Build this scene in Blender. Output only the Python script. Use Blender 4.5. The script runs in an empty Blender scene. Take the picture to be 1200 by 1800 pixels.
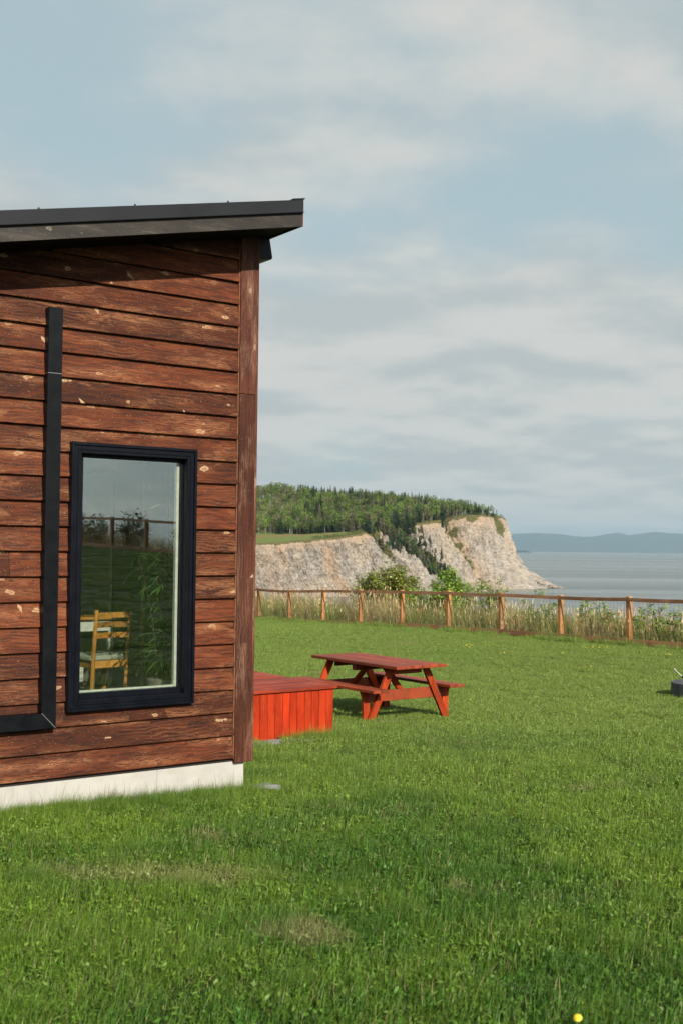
import bpy, math, random
import numpy as np
from mathutils import Vector, Matrix, noise
random.seed(7)
rng = np.random.default_rng(7)
scene = bpy.context.scene
col = scene.collection
R = math.radians

# ------------------------------------------------------------------ camera
FPX, HC = 2050.0, 1.92
pitch, roll = math.atan(64 / FPX), 0.0108
fw = Vector((0, math.cos(pitch), math.sin(pitch)))
r0 = Vector((1, 0, 0)); u0 = r0.cross(fw)
rt = math.cos(roll) * r0 + math.sin(roll) * u0
up = -math.sin(roll) * r0 + math.cos(roll) * u0
cam = bpy.data.cameras.new("camera")
cam.sensor_fit = 'HORIZONTAL'; cam.sensor_width = 24.0; cam.lens = 24.0 * FPX / 1200
cam.clip_start = 0.1; cam.clip_end = 200000
cam.dof.use_dof = True; cam.dof.focus_distance = 12.0; cam.dof.aperture_fstop = 5.0
camo = bpy.data.objects.new("camera", cam)
camo.matrix_world = Matrix(((rt.x, up.x, -fw.x, 0), (rt.y, up.y, -fw.y, 0), (rt.z, up.z, -fw.z, HC), (0, 0, 0, 1)))
col.objects.link(camo); scene.camera = camo

# house frame: T runs along the front wall to the right, N points out of it
P0 = Vector((-0.665, 9.083, 0.0))
T = Vector((0.8108, 0.5853, 0)); N = Vector((0.5853, -0.8108, 0))
YAW = math.atan2(T.y, T.x)

# ------------------------------------------------------------------ light
sd = (-0.20 * T + N + Vector((0, 0, 0.56))).normalized()
elev = math.asin(sd.z); azim = math.atan2(sd.x, sd.y)
sun = bpy.data.lights.new("sun", 'SUN'); sun.energy = 5.0; sun.angle = R(0.6); sun.color = (1.0, 0.93, 0.82)
suno = bpy.data.objects.new("sun", sun); suno.rotation_euler = sd.to_track_quat('Z', 'Y').to_euler()
suno.location = (20, -20, 30); col.objects.link(suno)

world = bpy.data.worlds.new("World"); scene.world = world; world.use_nodes = True
nt = world.node_tree; nt.nodes.clear()
def wn(t, **k):
    n = nt.nodes.new(t)
    for a, b in k.items(): setattr(n, a, b)
    return n
def wl(a, b): nt.links.new(a, b)
sky = wn('ShaderNodeTexSky', sky_type='NISHITA', sun_disc=False)
sky.sun_elevation = elev; sky.sun_rotation = azim; sky.air_density = 1.0; sky.dust_density = 2.0; sky.ozone_density = 1.0
tc = wn('ShaderNodeTexCoord'); sep = wn('ShaderNodeSeparateXYZ'); wl(tc.outputs['Generated'], sep.inputs[0])
def wmath(op, a, b=None, c=None):
    n = wn('ShaderNodeMath', operation=op)
    for i, v in enumerate((a, b, c)):
        if v is None: continue
        if isinstance(v, (int, float)): n.inputs[i].default_value = v
        else: wl(v, n.inputs[i])
    return n.outputs[0]
zc = wmath('ADD', wmath('MAXIMUM', sep.outputs[2], 0.0), 0.17)
cx = wmath('DIVIDE', sep.outputs[0], zc); cy = wmath('DIVIDE', sep.outputs[1], zc)
cmb = wn('ShaderNodeCombineXYZ'); wl(cx, cmb.inputs[0]); wl(cy, cmb.inputs[1])
def wnoise(sc, det, rough, off):
    mp = wn('ShaderNodeMapping'); wl(cmb.outputs[0], mp.inputs[0]); mp.inputs['Location'].default_value = off
    n = wn('ShaderNodeTexNoise'); n.inputs['Scale'].default_value = sc; n.inputs['Detail'].default_value = det
    n.inputs['Roughness'].default_value = rough; wl(mp.outputs[0], n.inputs['Vector']); return n.outputs[0]
def wramp(v, lo, hi):
    n = wn('ShaderNodeMapRange', interpolation_type='SMOOTHSTEP'); wl(v, n.inputs[0])
    n.inputs[1].default_value = lo; n.inputs[2].default_value = hi; return n.outputs[0]
def wcol(c, s=10.0):
    n = wn('ShaderNodeCombineXYZ')
    for i in range(3): n.inputs[i].default_value = c[i] * s
    return n.outputs[0]
def wmix(f, a, b):
    n = wn('ShaderNodeMix', data_type='VECTOR')
    if isinstance(f, (int, float)): n.inputs[0].default_value = f
    else: wl(f, n.inputs[0])
    wl(a, n.inputs[4]); wl(b, n.inputs[5]); return n.outputs[1]
lowness = wramp(sep.outputs[2], 0.36, 0.15)           # clouds grow denser towards the horizon
n_a = wnoise(1.55, 7, 0.50, (2.2, 5.3, 0)); n_b = wnoise(1.55, 7, 0.50, (2.2, 5.42, 0))
cov = wmath('ADD', n_a, wmath('MULTIPLY_ADD', lowness, 0.23, -0.02))
fac = wramp(cov, 0.42, 0.64)
lit = wmath('MULTIPLY', wmath('SUBTRACT', n_a, n_b), 1.8)          # the side of each bank towards the light is brighter
shade = wramp(wmath('ADD', wnoise(1.5, 6, 0.55, (7.3, 2.2, 4)), lit), 0.30, 0.66)
veil = wmix(0.80, sky.outputs[0], wcol((0.40, 0.505, 0.525)))
cloud = wmix(shade, wcol((0.44, 0.468, 0.468)), wcol((0.59, 0.58, 0.55)))
final = wmix(wmath('MULTIPLY', fac, 0.88), veil, cloud)
# the thin cloud is brighter around the sun
dt = wn('ShaderNodeVectorMath', operation='DOT_PRODUCT'); wl(tc.outputs['Generated'], dt.inputs[0]); dt.inputs[1].default_value = sd
glow = wmath('ADD', wmath('MULTIPLY', wramp(dt.outputs['Value'], 0.50, 1.0), 1.7), 1.0)
gl = wn('ShaderNodeVectorMath', operation='SCALE'); wl(final, gl.inputs[0]); wl(glow, gl.inputs['Scale']); final = gl.outputs[0]
bg = wn('ShaderNodeBackground'); bg.inputs[1].default_value = 0.060; wl(final, bg.inputs[0])
wo = wn('ShaderNodeOutputWorld'); wl(bg.outputs[0], wo.inputs[0])
scene.view_settings.view_transform = 'Standard'; scene.view_settings.look = 'None'
scene.view_settings.exposure = 0.95; scene.view_settings.gamma = 1.0; scene.view_settings.use_curve_mapping = False
scene.cycles.volume_bounces = 0; scene.cycles.max_bounces = 8; scene.cycles.transparent_max_bounces = 16
scene.cycles.use_denoising = True

# ------------------------------------------------------------------ node materials
class NT:
    def __init__(s, name):
        s.m = bpy.data.materials.new(name); s.m.use_nodes = True; s.t = s.m.node_tree; s.t.nodes.clear()
        s.out = s.t.nodes.new('ShaderNodeOutputMaterial')
    def n(s, t, **k):
        n = s.t.nodes.new(t)
        for a, b in k.items(): setattr(n, a, b)
        return n
    def put(s, v, sock):
        if isinstance(v, bpy.types.NodeSocket): s.t.links.new(v, sock)
        elif isinstance(v, (tuple, list)) and len(v) == 3 and sock.type == 'RGBA': sock.default_value = (*v, 1)
        else: sock.default_value = v
    def math(s, op, *a):
        n = s.n('ShaderNodeMath', operation=op)
        for i, v in enumerate(a): s.put(v, n.inputs[i])
        return n.outputs[0]
    def vmath(s, op, *a):
        n = s.n('ShaderNodeVectorMath', operation=op)
        for i, v in enumerate(a): s.put(v, n.inputs[i])
        return n.outputs[0]
    def coord(s, which='Object'): return s.n('ShaderNodeTexCoord').outputs[which]
    def pos(s): return s.n('ShaderNodeNewGeometry').outputs['Position']
    def rnd(s): return s.n('ShaderNodeObjectInfo').outputs['Random']
    def map(s, v, scale=(1, 1, 1), loc=(0, 0, 0), rot=(0, 0, 0)):
        n = s.n('ShaderNodeMapping'); s.put(v, n.inputs[0])
        s.put(loc, n.inputs[1]); s.put(rot, n.inputs[2]); s.put(scale, n.inputs[3]); return n.outputs[0]
    def noise(s, v, sc, det=4, rough=.5, dist=0):
        n = s.n('ShaderNodeTexNoise'); s.put(v, n.inputs['Vector']); s.put(sc, n.inputs['Scale'])
        s.put(det, n.inputs['Detail']); s.put(rough, n.inputs['Roughness']); s.put(dist, n.inputs['Distortion']); return n.outputs[0]
    def n_len(s, v):
        n = s.n('ShaderNodeVectorMath', operation='LENGTH'); s.put(v, n.inputs[0]); return n.outputs['Value']
    def voro(s, v, sc, feat='F1', rnd=1.0):
        n = s.n('ShaderNodeTexVoronoi', feature=feat); s.put(v, n.inputs['Vector']); s.put(sc, n.inputs['Scale']); s.put(rnd, n.inputs['Randomness']); return n
    def ss(s, v, lo, hi, a=0., b=1.):
        n = s.n('ShaderNodeMapRange', interpolation_type='SMOOTHSTEP'); s.put(v, n.inputs[0])
        for i, x in enumerate((lo, hi, a, b)): s.put(x, n.inputs[i + 1])
        return n.outputs[0]
    def mix(s, f, a, b):
        n = s.n('ShaderNodeMix', data_type='RGBA'); s.put(f, n.inputs[0]); s.put(a, n.inputs[6]); s.put(b, n.inputs[7]); return n.outputs[2]
    def scale(s, c, f):
        n = s.n('ShaderNodeVectorMath', operation='SCALE'); s.put(c, n.inputs[0]); s.put(f, n.inputs['Scale']); return n.outputs[0]
    def bump(s, h, st=.3, d=.01):
        n = s.n('ShaderNodeBump'); s.put(st, n.inputs['Strength']); s.put(d, n.inputs['Distance']); s.put(h, n.inputs['Height']); return n.outputs[0]
    def attr(s, name):
        return s.n('ShaderNodeAttribute', attribute_name=name)
    def sepx(s, v):
        n = s.n('ShaderNodeSeparateXYZ'); s.put(v, n.inputs[0]); return n.outputs
    def bsdf(s, c, rough=.6, normal=None, metal=0., spec=.5, trans=None):
        c = s.scale(s.mix(0.0, c, c), .63)
        n = s.n('ShaderNodeBsdfPrincipled'); s.put(c, n.inputs['Base Color']); s.put(rough, n.inputs['Roughness'])
        s.put(metal, n.inputs['Metallic']); s.put(spec, n.inputs['Specular IOR Level'])
        if normal is not None: s.put(normal, n.inputs['Normal'])
        o = n.outputs[0]
        if trans:
            t = s.n('ShaderNodeBsdfTranslucent'); s.put(c, t.inputs[0]); mx = s.n('ShaderNodeMixShader'); mx.inputs[0].default_value = trans
            s.put(o, mx.inputs[1]); s.put(t.outputs[0], mx.inputs[2]); o = mx.outputs[0]
        s.t.links.new(o, s.out.inputs[0]); return s.m

def wood(name, base, dark, pale, worn, knots=.6, gs=1.0, rough=.65, axis='x', warp=1.0, spec=.3, var=.35):
    """stained timber; axis = the grain direction in object space"""
    s = NT(name); r = s.rnd()
    c = s.coord()
    if axis == 'y': c = s.map(c, rot=(0, 0, R(90)))
    if axis == 'z': c = s.map(c, rot=(0, R(90), 0))
    off = s.n('ShaderNodeCombineXYZ'); s.put(s.math('MULTIPLY', r, 91.0), off.inputs[0]); s.put(s.math('MULTIPLY', r, 37.0), off.inputs[2])
    s.put(s.math('MULTIPLY', r, 17.0), off.inputs[1])
    p = s.vmath('ADD', c, off.outputs[0])
    nv = s.n('ShaderNodeTexNoise'); s.put(s.map(p, (3, 6, 6)), nv.inputs['Vector']); nv.inputs['Scale'].default_value = 1.5
    pw = s.vmath('ADD', p, s.scale(s.vmath('SUBTRACT', nv.outputs['Color'], (.5, .5, .5)), .05 * warp))
    g1 = s.noise(s.map(pw, (1.2, 22, 22)), 3.0 * gs, 5, .6, .6)
    g2 = s.noise(s.map(pw, (3.5, 110, 110)), 2.0 * gs, 3, .6)
    bro = s.noise(s.map(p, (1.1, 3, 3)), 1.3, 3, .55)
    colr = s.mix(s.ss(g1, .3, .7), dark, base)
    tone = s.ss(s.math('ADD', bro, s.math('MULTIPLY', s.math('SUBTRACT', r, .5), var)), .22, .82, .56, 1.34)
    colr = s.scale(colr, tone)
    # knots with chipped, pale wood round them
    if knots > 0:
        px_ = s.sepx(pw); k2 = s.n('ShaderNodeCombineXYZ'); s.put(s.math('MULTIPLY', px_[0], 2.3), k2.inputs[0]); s.put(s.math('MULTIPLY', px_[1 if axis == 'y' else 2], 5.6), k2.inputs[1])
        kv = s.n('ShaderNodeTexVoronoi', feature='F1', voronoi_dimensions='2D'); s.put(k2.outputs[0], kv.inputs['Vector']); kv.inputs['Scale'].default_value = 1.0
        wob = s.noise(s.map(p, (16, 22, 22)), 1.0, 3, .65)
        dist = s.math('ADD', kv.outputs['Distance'], s.math('MULTIPLY', s.math('SUBTRACT', wob, .5), .34))
        on = s.ss(s.sepx(kv.outputs['Color'])[0], 1 - knots - .02, 1 - knots + .02)
        size = s.ss(s.sepx(kv.outputs['Color'])[1], 0, 1, .022, .095)
        kn = s.math('MULTIPLY', on, s.ss(s.math('DIVIDE', dist, size), 1.05, .75))
        core = s.math('MULTIPLY', on, s.ss(s.math('DIVIDE', dist, size), .5, .3))
        halo = s.math('MULTIPLY', on, s.ss(s.math('DIVIDE', dist, size), 3.2, .9))
        rings = s.math('MULTIPLY', halo, s.ss(s.math('SINE', s.math('MULTIPLY', dist, 130.0)), .3, .9))
        k3 = s.n('ShaderNodeCombineXYZ'); kx, kz = s.math('MULTIPLY', px_[0], 1.0), px_[1 if axis == 'y' else 2]
        sl = s.math('MULTIPLY', kz, .55); s.put(s.math('MULTIPLY', s.math('ADD', kx, sl), 3.1), k3.inputs[0]); s.put(s.math('MULTIPLY', kz, 4.4), k3.inputs[1])
        cv = s.n('ShaderNodeTexVoronoi', feature='F1', voronoi_dimensions='2D'); s.put(k3.outputs[0], cv.inputs['Vector']); cv.inputs['Scale'].default_value = 1.0
        dx = s.vmath('SUBTRACT', k3.outputs[0], cv.outputs['Position']); dxx = s.sepx(dx)
        ell = s.math('ADD', s.math('ABSOLUTE', s.math('MULTIPLY', dxx[0], 2.6)), s.math('ABSOLUTE', s.math('MULTIPLY', dxx[1], .75)))
        ell = s.math('ADD', ell, s.math('MULTIPLY', s.math('SUBTRACT', wob, .5), .22))
        chip = s.math('MULTIPLY', s.ss(s.sepx(cv.outputs['Color'])[2], 1 - knots * .22, 1 - knots * .22 + .02), s.ss(ell, .135, .10))
        colr = s.mix(s.math('MULTIPLY', chip, .9), colr, pale)
        colr = s.mix(s.math('MULTIPLY', rings, .45), colr, worn)
        colr = s.mix(s.math('MULTIPLY', kn, .9), colr, pale)
        colr = s.mix(s.math('MULTIPLY', core, .75), colr, s.scale(worn if not isinstance(worn, tuple) else s.mix(0.0, worn, worn), .8))
    if knots > 0:
        hd = s.vmath('MULTIPLY', s.vmath('SUBTRACT', k2.outputs[0], kv.outputs['Position']), (.42, 1.5, 0))
        hl = s.math('MULTIPLY', s.ss(s.vmath('LENGTH', hd) if False else s.n_len(hd), .42, .05), s.ss(s.sepx(kv.outputs['Color'])[2], .35, .6))
        colr = s.mix(s.math('MULTIPLY', s.math('MULTIPLY', hl, s.ss(g2, .38, .62)), .75), colr, worn)
        # cathedral grain lines where the stain has worn
        wv = s.n('ShaderNodeTexWave', wave_type='BANDS', bands_direction='Z' if axis != 'y' else 'Y'); s.put(s.map(pw, (.55, 1, 1)), wv.inputs['Vector'])
        wv.inputs['Scale'].default_value = 13.0; wv.inputs['Distortion'].default_value = 9.0; wv.inputs['Detail'].default_value = 2.0; wv.inputs['Detail Scale'].default_value = .6
        cm = s.math('MULTIPLY', s.ss(wv.outputs['Fac'], .62, .95), s.ss(s.noise(s.map(p, (.9, 3, 3), (9, 1, 4)), 1.5, 3, .6), .46, .68))
        colr = s.mix(s.math('MULTIPLY', cm, .26), colr, worn)
    # worn streaks along the grain
    wm = s.math('MULTIPLY', s.ss(s.noise(s.map(p, (1.6, 5, 5), (5, 3, 1)), 1.6, 3, .6), .50, .66), s.ss(g2, .46, .62))
    colr = s.mix(s.math('MULTIPLY', wm, .62), colr, worn)
    sp = s.math('MULTIPLY', s.ss(s.noise(s.map(p, (30, 70, 70)), 2.0, 2, .7), .66, .72), .55)
    colr = s.mix(sp, colr, pale)
    nb = s.bump(s.math('ADD', g2, s.math('MULTIPLY', g1, .6)), .35, .004)
    return s.bsdf(colr, s.ss(g1, .2, .8, rough - .1, rough + .12), nb, spec=spec)

M = {}
M['siding'] = wood('siding_wood', (.130, .0315, .0095), (.036, .0085, .004), (.46, .30, .17), (.29, .120, .052), .60, spec=.12, var=.5)
M['corner'] = wood('corner_wood', (.105, .032, .016), (.048, .015, .009), (.44, .31, .22), (.25, .13, .085), .15, axis='z', warp=.5, spec=.12)
M['rake'] = wood('rake_wood', (.026, .018, .012), (.016, .012, .009), (.24, .20, .16), (.070, .055, .04), .12, axis='x', warp=.4)
M['deckred'] = wood('deck_stain', (.43, .032, .005), (.34, .022, .004), (.50, .09, .02), (.46, .052, .009), .35, axis='z', rough=.6, spec=.12, var=.12)
M['decktop'] = wood('deck_board_stain', (.34, .040, .012), (.26, .028, .009), (.44, .18, .12), (.40, .12, .07), .15, axis='x', rough=.6, spec=.2)
M['table'] = wood('table_stain', (.33, .054, .012), (.22, .032, .008), (.38, .12, .05), (.33, .06, .02), .2, axis='y', rough=.55, spec=.3)
M['tableleg'] = wood('table_leg_stain', (.46, .055, .009), (.32, .032, .006), (.48, .13, .04), (.46, .075, .016), .2, axis='z', rough=.6, spec=.15)
M['post'] = wood('fence_post_wood', (.52, .24, .080), (.34, .14, .045), (.55, .38, .22), (.46, .27, .14), .5, axis='z')
M['rail'] = wood('fence_rail_wood', (.46, .215, .105), (.32, .13, .06), (.62, .44, .29), (.54, .31, .18), .4, axis='x')
M['oak'] = wood('chair_wood', (.80, .36, .07), (.62, .25, .05), (.60, .32, .10), (.55, .28, .08), 0, axis='z', rough=.4, spec=.5)
M['palepost'] = wood('pale_timber', (.42, .33, .23), (.3, .22, .15), (.5, .42, .3), (.5, .4, .3), 0, axis='z')
def plain(name, c, rough=.6, spec=.5, nsc=30., amt=.12, metal=0., bump=.0):
    s = NT(name); nz = s.noise(s.coord(), nsc, 4, .6)
    cc = s.scale(s.mix(0, c, c), s.ss(nz, .25, .75, 1 - amt, 1 + amt))
    return s.bsdf(cc, s.ss(nz, .2, .8, rough - .06, rough + .08), s.bump(nz, bump, .003) if bump else None, metal, spec)
M['black'] = plain('black_metal', (.004, .0045, .006), .38, .12, 12, .15)
M['trimblack'] = plain('black_window_trim', (.003, .004, .0075), .38, .12, 9, .12)
M['flash'] = plain('roof_flashing', (.012, .013, .016), .55, .15, 3, .2)
M['soffit'] = plain('dark_soffit', (.010, .009, .010), .8, .1)
M['sheath'] = plain('dark_sheathing', (.012, .009, .008), .9)
M['pale'] = plain('pale_joint', (.17, .17, .17), .5)
M['caulk'] = plain('pale_caulk', (.20, .085, .045), .8, .1)
M['white'] = plain('white_vinyl', (.78, .78, .76), .4)
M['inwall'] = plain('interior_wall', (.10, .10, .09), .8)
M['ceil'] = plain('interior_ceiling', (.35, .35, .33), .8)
M['infloor'] = wood('interior_floor', (.16, .10, .06), (.11, .07, .04), (.2, .14, .09), (.18, .12, .08), 0)
M['cushion'] = plain('seat_cushion', (.42, .44, .38), .9)
M['whitepaint'] = plain('white_furniture_paint', (.75, .75, .72), .45)
M['pot'] = plain('clay_pot', (.2, .18, .16), .7)
M['pit'] = plain('fire_ring_steel', (.060, .062, .068), .6, .4, 18, .3, bump=.3)
M['ash'] = plain('ash', (.05, .045, .04), .95, .1, 40, .6, bump=.5)
M['stone'] = plain('grey_stone', (.20, .20, .19), .9, .2, 20, .35, bump=.4)
M['steel'] = plain('steel_rod', (.42, .42, .40), .5, .4, metal=.2)
M['screw'] = plain('bolt', (.15, .14, .13), .4, .5, metal=.6)
M['wire'] = plain('wire', (.22, .20, .18), .5, metal=.4)
M['yellow'] = plain('dandelion_yellow', (.75, .55, .02), .6)
M['stem'] = plain('flower_stem', (.10, .16, .04), .6)

s = NT('foundation_concrete')
p = s.coord(); n1 = s.noise(p, 3, 5, .6); n2 = s.noise(p, 60, 3, .6)
st = s.ss(s.noise(s.map(p, (6, 6, .6)), 2, 4, .6), .55, .75)
cc = s.mix(s.math('MULTIPLY', st, .35), (.47, .45, .41), (.32, .30, .25))
z = s.sepx(p)[2]
dirt = s.math('MULTIPLY', s.ss(z, .16, .02), s.ss(n1, .35, .65))
cc = s.mix(s.math('MULTIPLY', dirt, .8), cc, (.24, .22, .14))
fx_ = s.math('ABSOLUTE', s.math('SUBTRACT', s.math('FRACT', s.math('ADD', s.math('DIVIDE', s.sepx(p)[0], 1.22), s.math('MULTIPLY', n1, .006))), .5))
cc = s.mix(s.ss(fx_, .0045, .0015, 0, .5), cc, (.22, .21, .18))
cc = s.mix(s.math('MULTIPLY', s.ss(s.noise(s.map(p, (1.5, 1, 3)), 1.4, 5, .65), .52, .68), .35), cc, (.36, .34, .28))
cc = s.scale(cc, s.ss(n1, .2, .8, .86, 1.06))
M['found'] = s.bsdf(cc, .85, s.bump(s.math('ADD', n1, s.math('MULTIPLY', n2, .25)), .25, .02), spec=.2)

s = NT('window_glass')
g = s.n('ShaderNodeBsdfGlossy'); g.inputs['Roughness'].default_value = 0.0

g.inputs['Color'].default_value = (.86, .92, .90, 1)
tr = s.n('ShaderNodeBsdfTransparent'); tr.inputs[0].default_value = (.90, .93, .88, 1)
lw = s.n('ShaderNodeLayerWeight'); lw.inputs[0].default_value = .5
mx = s.n('ShaderNodeMixShader'); s.put(s.math('MULTIPLY_ADD', s.math('POWER', lw.outputs['Facing'], 5.0), .88, .165), mx.inputs[0])
s.put(tr.outputs[0], mx.inputs[1]); s.put(g.outputs[0], mx.inputs[2]); s.put(mx.outputs[0], s.out.inputs[0])
M['glass'] = s.m

# lawn colour used by the soil sheet and by the blades: patches of lush, yellowish and dry turf
def lawn_tone(s):
    p = s.pos()
    big = s.noise(p, .22, 3, .5); mid = s.noise(p, .95, 4, .6); sm = s.noise(p, 3.4, 3, .6)
    lush = s.ss(s.math('ADD', big, s.math('MULTIPLY', s.math('SUBTRACT', mid, .5), .9)), .38, .68)
    dry = s.ss(s.math('ADD', mid, s.math('MULTIPLY', s.math('SUBTRACT', sm, .5), .6)), .60, .77)
    sm2 = s.noise(p, 7.0, 3, .6); lush = s.math('ADD', lush, s.math('MULTIPLY', s.math('SUBTRACT', sm2, .5), .9))
    # worn straw-coloured streak in the turf before the cabin
    q = s.vmath('MULTIPLY', s.vmath('SUBTRACT', p, (-.95, 6.25, 0)), (1.15, 3.2, 0)); sp = s.ss(s.math('ADD', s.n_len(q), s.math('MULTIPLY', s.math('SUBTRACT', sm, .5), 1.6)), 1.05, .35)
    dry = s.math('MAXIMUM', dry, s.math('MULTIPLY', sp, .75))
    lush = s.math('ADD', lush, s.math('MULTIPLY', s.ss(s.sepx(p)[1], 6.2, 4.2), .45))  # mask also rises towards the camera, so the near turf is deeper green
    return lush, dry, sm
s = NT('soil_and_thatch')
lush, dry, sm = lawn_tone(s)
c = s.mix(lush, (.055, .080, .014), (.026, .058, .010)); c = s.mix(s.math('MULTIPLY', dry, .7), c, (.13, .11, .045))
c = s.mix(s.ss(s.sepx(s.pos())[1], 9.0, 22.0), c, (.095, .125, .03))  # soil paled too, to go with the sheen painted on far blades
c = s.scale(c, s.ss(s.noise(s.pos(), 25, 4, .7), .3, .7, .55, 1.3))
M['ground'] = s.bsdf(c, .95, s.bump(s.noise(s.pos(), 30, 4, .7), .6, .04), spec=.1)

s = NT('grass_blade')
lush, dry, sm = lawn_tone(s)
a = s.attr('tint'); ax = s.sepx(a.outputs['Color'])
c = s.mix(lush, (.130, .225, .019), (.044, .130, .010))
c = s.mix(s.math('MULTIPLY', s.ss(s.sepx(s.pos())[1], 6.0, 17.0), .75), c, (.215, .295, .060))  # paler with distance: grazing sheen put into the blade colour
c = s.mix(s.ss(ax[0], .0, 1.0), s.scale(c, .42), s.scale(c, 1.65))
c = s.mix(s.math('MULTIPLY', s.ss(ax[1], .5, 1.0), .55), c, (.21, .26, .045))
c = s.mix(s.math('MULTIPLY', dry, .7), c, (.30, .28, .11))
c = s.mix(s.ss(ax[2], .5, .6), c, (.36, .29, .14))
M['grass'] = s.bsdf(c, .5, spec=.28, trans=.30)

s = NT('tall_grass_blade')
a = s.attr('tint')
M['tall'] = s.bsdf(a.outputs['Color'], .6, spec=.2, trans=.35)
s = NT('shrub_leaf'); a = s.attr('tint')
M['leaf'] = s.bsdf(a.outputs['Color'], .45, spec=.35, trans=.35)
M['bark'] = plain('bark', (.075, .055, .040), .9, .2, 20, .3)
M['birch'] = plain('pale_bark', (.34, .31, .27), .9, .2, 20, .3)

def treemat(name, a_, b_, c_=None):
    s = NT(name); r = s.rnd(); t = s.attr('tint'); tx = s.sepx(t.outputs['Color'])
    c = s.mix(s.ss(r, 0, 1), a_, b_)
    if c_ : c = s.mix(s.ss(s.math('FRACT', s.math('MULTIPLY', r, 7.31)), .72, .8), c, c_)
    c = s.scale(c, s.ss(tx[0], 0, 1, .6, 1.45))
    return s.bsdf(c, .7, spec=.15, trans=.25)
M['spruce'] = treemat('spruce_needles', (.020, .040, .018), (.055, .075, .028), (.13, .115, .07))
M['leafy'] = treemat('tree_leaves', (.095, .165, .028), (.165, .235, .045), (.17, .155, .08))

s = NT('cliff_rock')
p = s.pos(); a = s.attr('mask'); ax = s.sepx(a.outputs['Color'])
warp = s.vmath('ADD', p, s.scale(s.n('ShaderNodeTexNoise').outputs['Color'], 0.0))
n1 = s.noise(p, .035, 5, .6); n2 = s.noise(s.map(p, (1, 1, .45)), .22, 6, .7); n3 = s.noise(p, .9, 5, .75)
strat = s.noise(s.map(p, (.25, .25, 2.2), rot=(R(18), R(12), 0)), .5, 5, .7, .5)
rock = s.mix(s.ss(n2, .3, .7), (.26, .220, .180), (.50, .45, .39))
rock = s.mix(s.math('MULTIPLY', s.ss(n1, .45, .62), .7), rock, (.50, .41, .31))
rock = s.scale(rock, s.ss(strat, .3, .68, .70, 1.15))
crk = s.ss(n3, .44, .34)
rock = s.mix(s.math('MULTIPLY', crk, .5), rock, (.13, .105, .08))
n4 = s.noise(s.map(p, (1, 1, .6)), .42, 4, .8, .8)
rock = s.mix(s.math('MULTIPLY', s.ss(n4, .40, .33), .4), rock, (.12, .10, .08))
rust = s.math('MULTIPLY', ax[1], s.ss(n2, .3, .6))
rock = s.mix(s.math('MULTIPLY', rust, .6), rock, (.48, .27, .12))
vegc = s.mix(s.ss(n3, .3, .7), (.07, .085, .025), (.17, .15, .06))
vm = s.ss(s.math('ADD', ax[0], s.math('MULTIPLY', s.math('SUBTRACT', n2, .5), .8)), .42, .62)
fldc = s.mix(s.ss(n3, .3, .7), (.16, .22, .055), (.23, .27, .085))
cc = s.mix(vm, rock, vegc)
cc = s.mix(ax[2], cc, a.outputs['Color'] if False else fldc)
brown = s.attr('soil').outputs['Fac']
cc = s.mix(brown, cc, (.36, .18, .10))
M['cliff'] = s.bsdf(cc, .95, s.bump(s.math('ADD', s.math('MULTIPLY', n2, 1.0), s.math('MULTIPLY', n3, .5)), .9, 2.5), spec=.1)

s = NT('sea_water')
p = s.pos()
w1 = s.noise(s.map(p, (.05, .16, 1)), 1, 5, .6); w2 = s.noise(s.map(p, (.0005, .006, 1)), 1.2, 6, .65, .3); w3 = s.noise(s.map(p, (.25, .5, 1)), 1, 4, .6)
cc = s.mix(s.ss(w2, .35, .65), (.11, .125, .115), (.17, .185, .17))
M['sea'] = s.bsdf(cc, s.ss(w2, .35, .65, .34, .24), s.bump(s.math('ADD', w1, s.math('MULTIPLY', w3, .25)), .22, .7), spec=.5)
s = NT('far_hills'); M['hill'] = s.bsdf(s.mix(s.ss(s.noise(s.pos(), .0009, 5, .6), .3, .7), (.018, .030, .022), (.035, .05, .03)), .95, spec=.05)
s = NT('sand_and_stone'); v = s.voro(s.coord(), 60); n = s.noise(s.coord(), 18, 3)
M['gravel'] = s.bsdf(s.mix(s.ss(s.noise(s.coord(), 90, 3, .7), .3, .7), (.13, .125, .115), (.30, .29, .27)), .9, spec=.2)

# ------------------------------------------------------------------ mesh helpers
def link(o, parent=None):
    col.objects.link(o)
    if parent is not None: o.parent = parent
    return o
def tag(o, label=None, cat=None, group=None, kind=None):
    for k, v in (('label', label), ('category', cat), ('group', group), ('kind', kind)):
        if v: o[k] = v
    return o
def empty(name, loc=(0, 0, 0), rz=0.0, **k):
    o = bpy.data.objects.new(name, None); o.empty_display_size = .2; o.location = loc; o.rotation_euler = (0, 0, rz)
    link(o); return tag(o, **k)
def mesh_obj(name, verts, faces, mat, parent=None, smooth=False, loc=None, tint=None, attrname='tint'):
    me = bpy.data.meshes.new(name); me.from_pydata([tuple(v) for v in verts] if not isinstance(verts, np.ndarray) else verts.tolist(), [], faces if isinstance(faces, list) else faces.tolist())
    if mat: me.materials.append(mat)
    if smooth: me.polygons.foreach_set('use_smooth', [True] * len(me.polygons))
    if tint is not None:
        a = me.attributes.new(attrname, 'FLOAT_COLOR', 'POINT'); t = np.ones((len(me.vertices), 4), np.float32); t[:, :3] = tint
        a.data.foreach_set('color', t.ravel())
    me.update()
    o = bpy.data.objects.new(name, me)
    if loc is not None: o.location = loc
    return link(o, parent)
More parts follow.
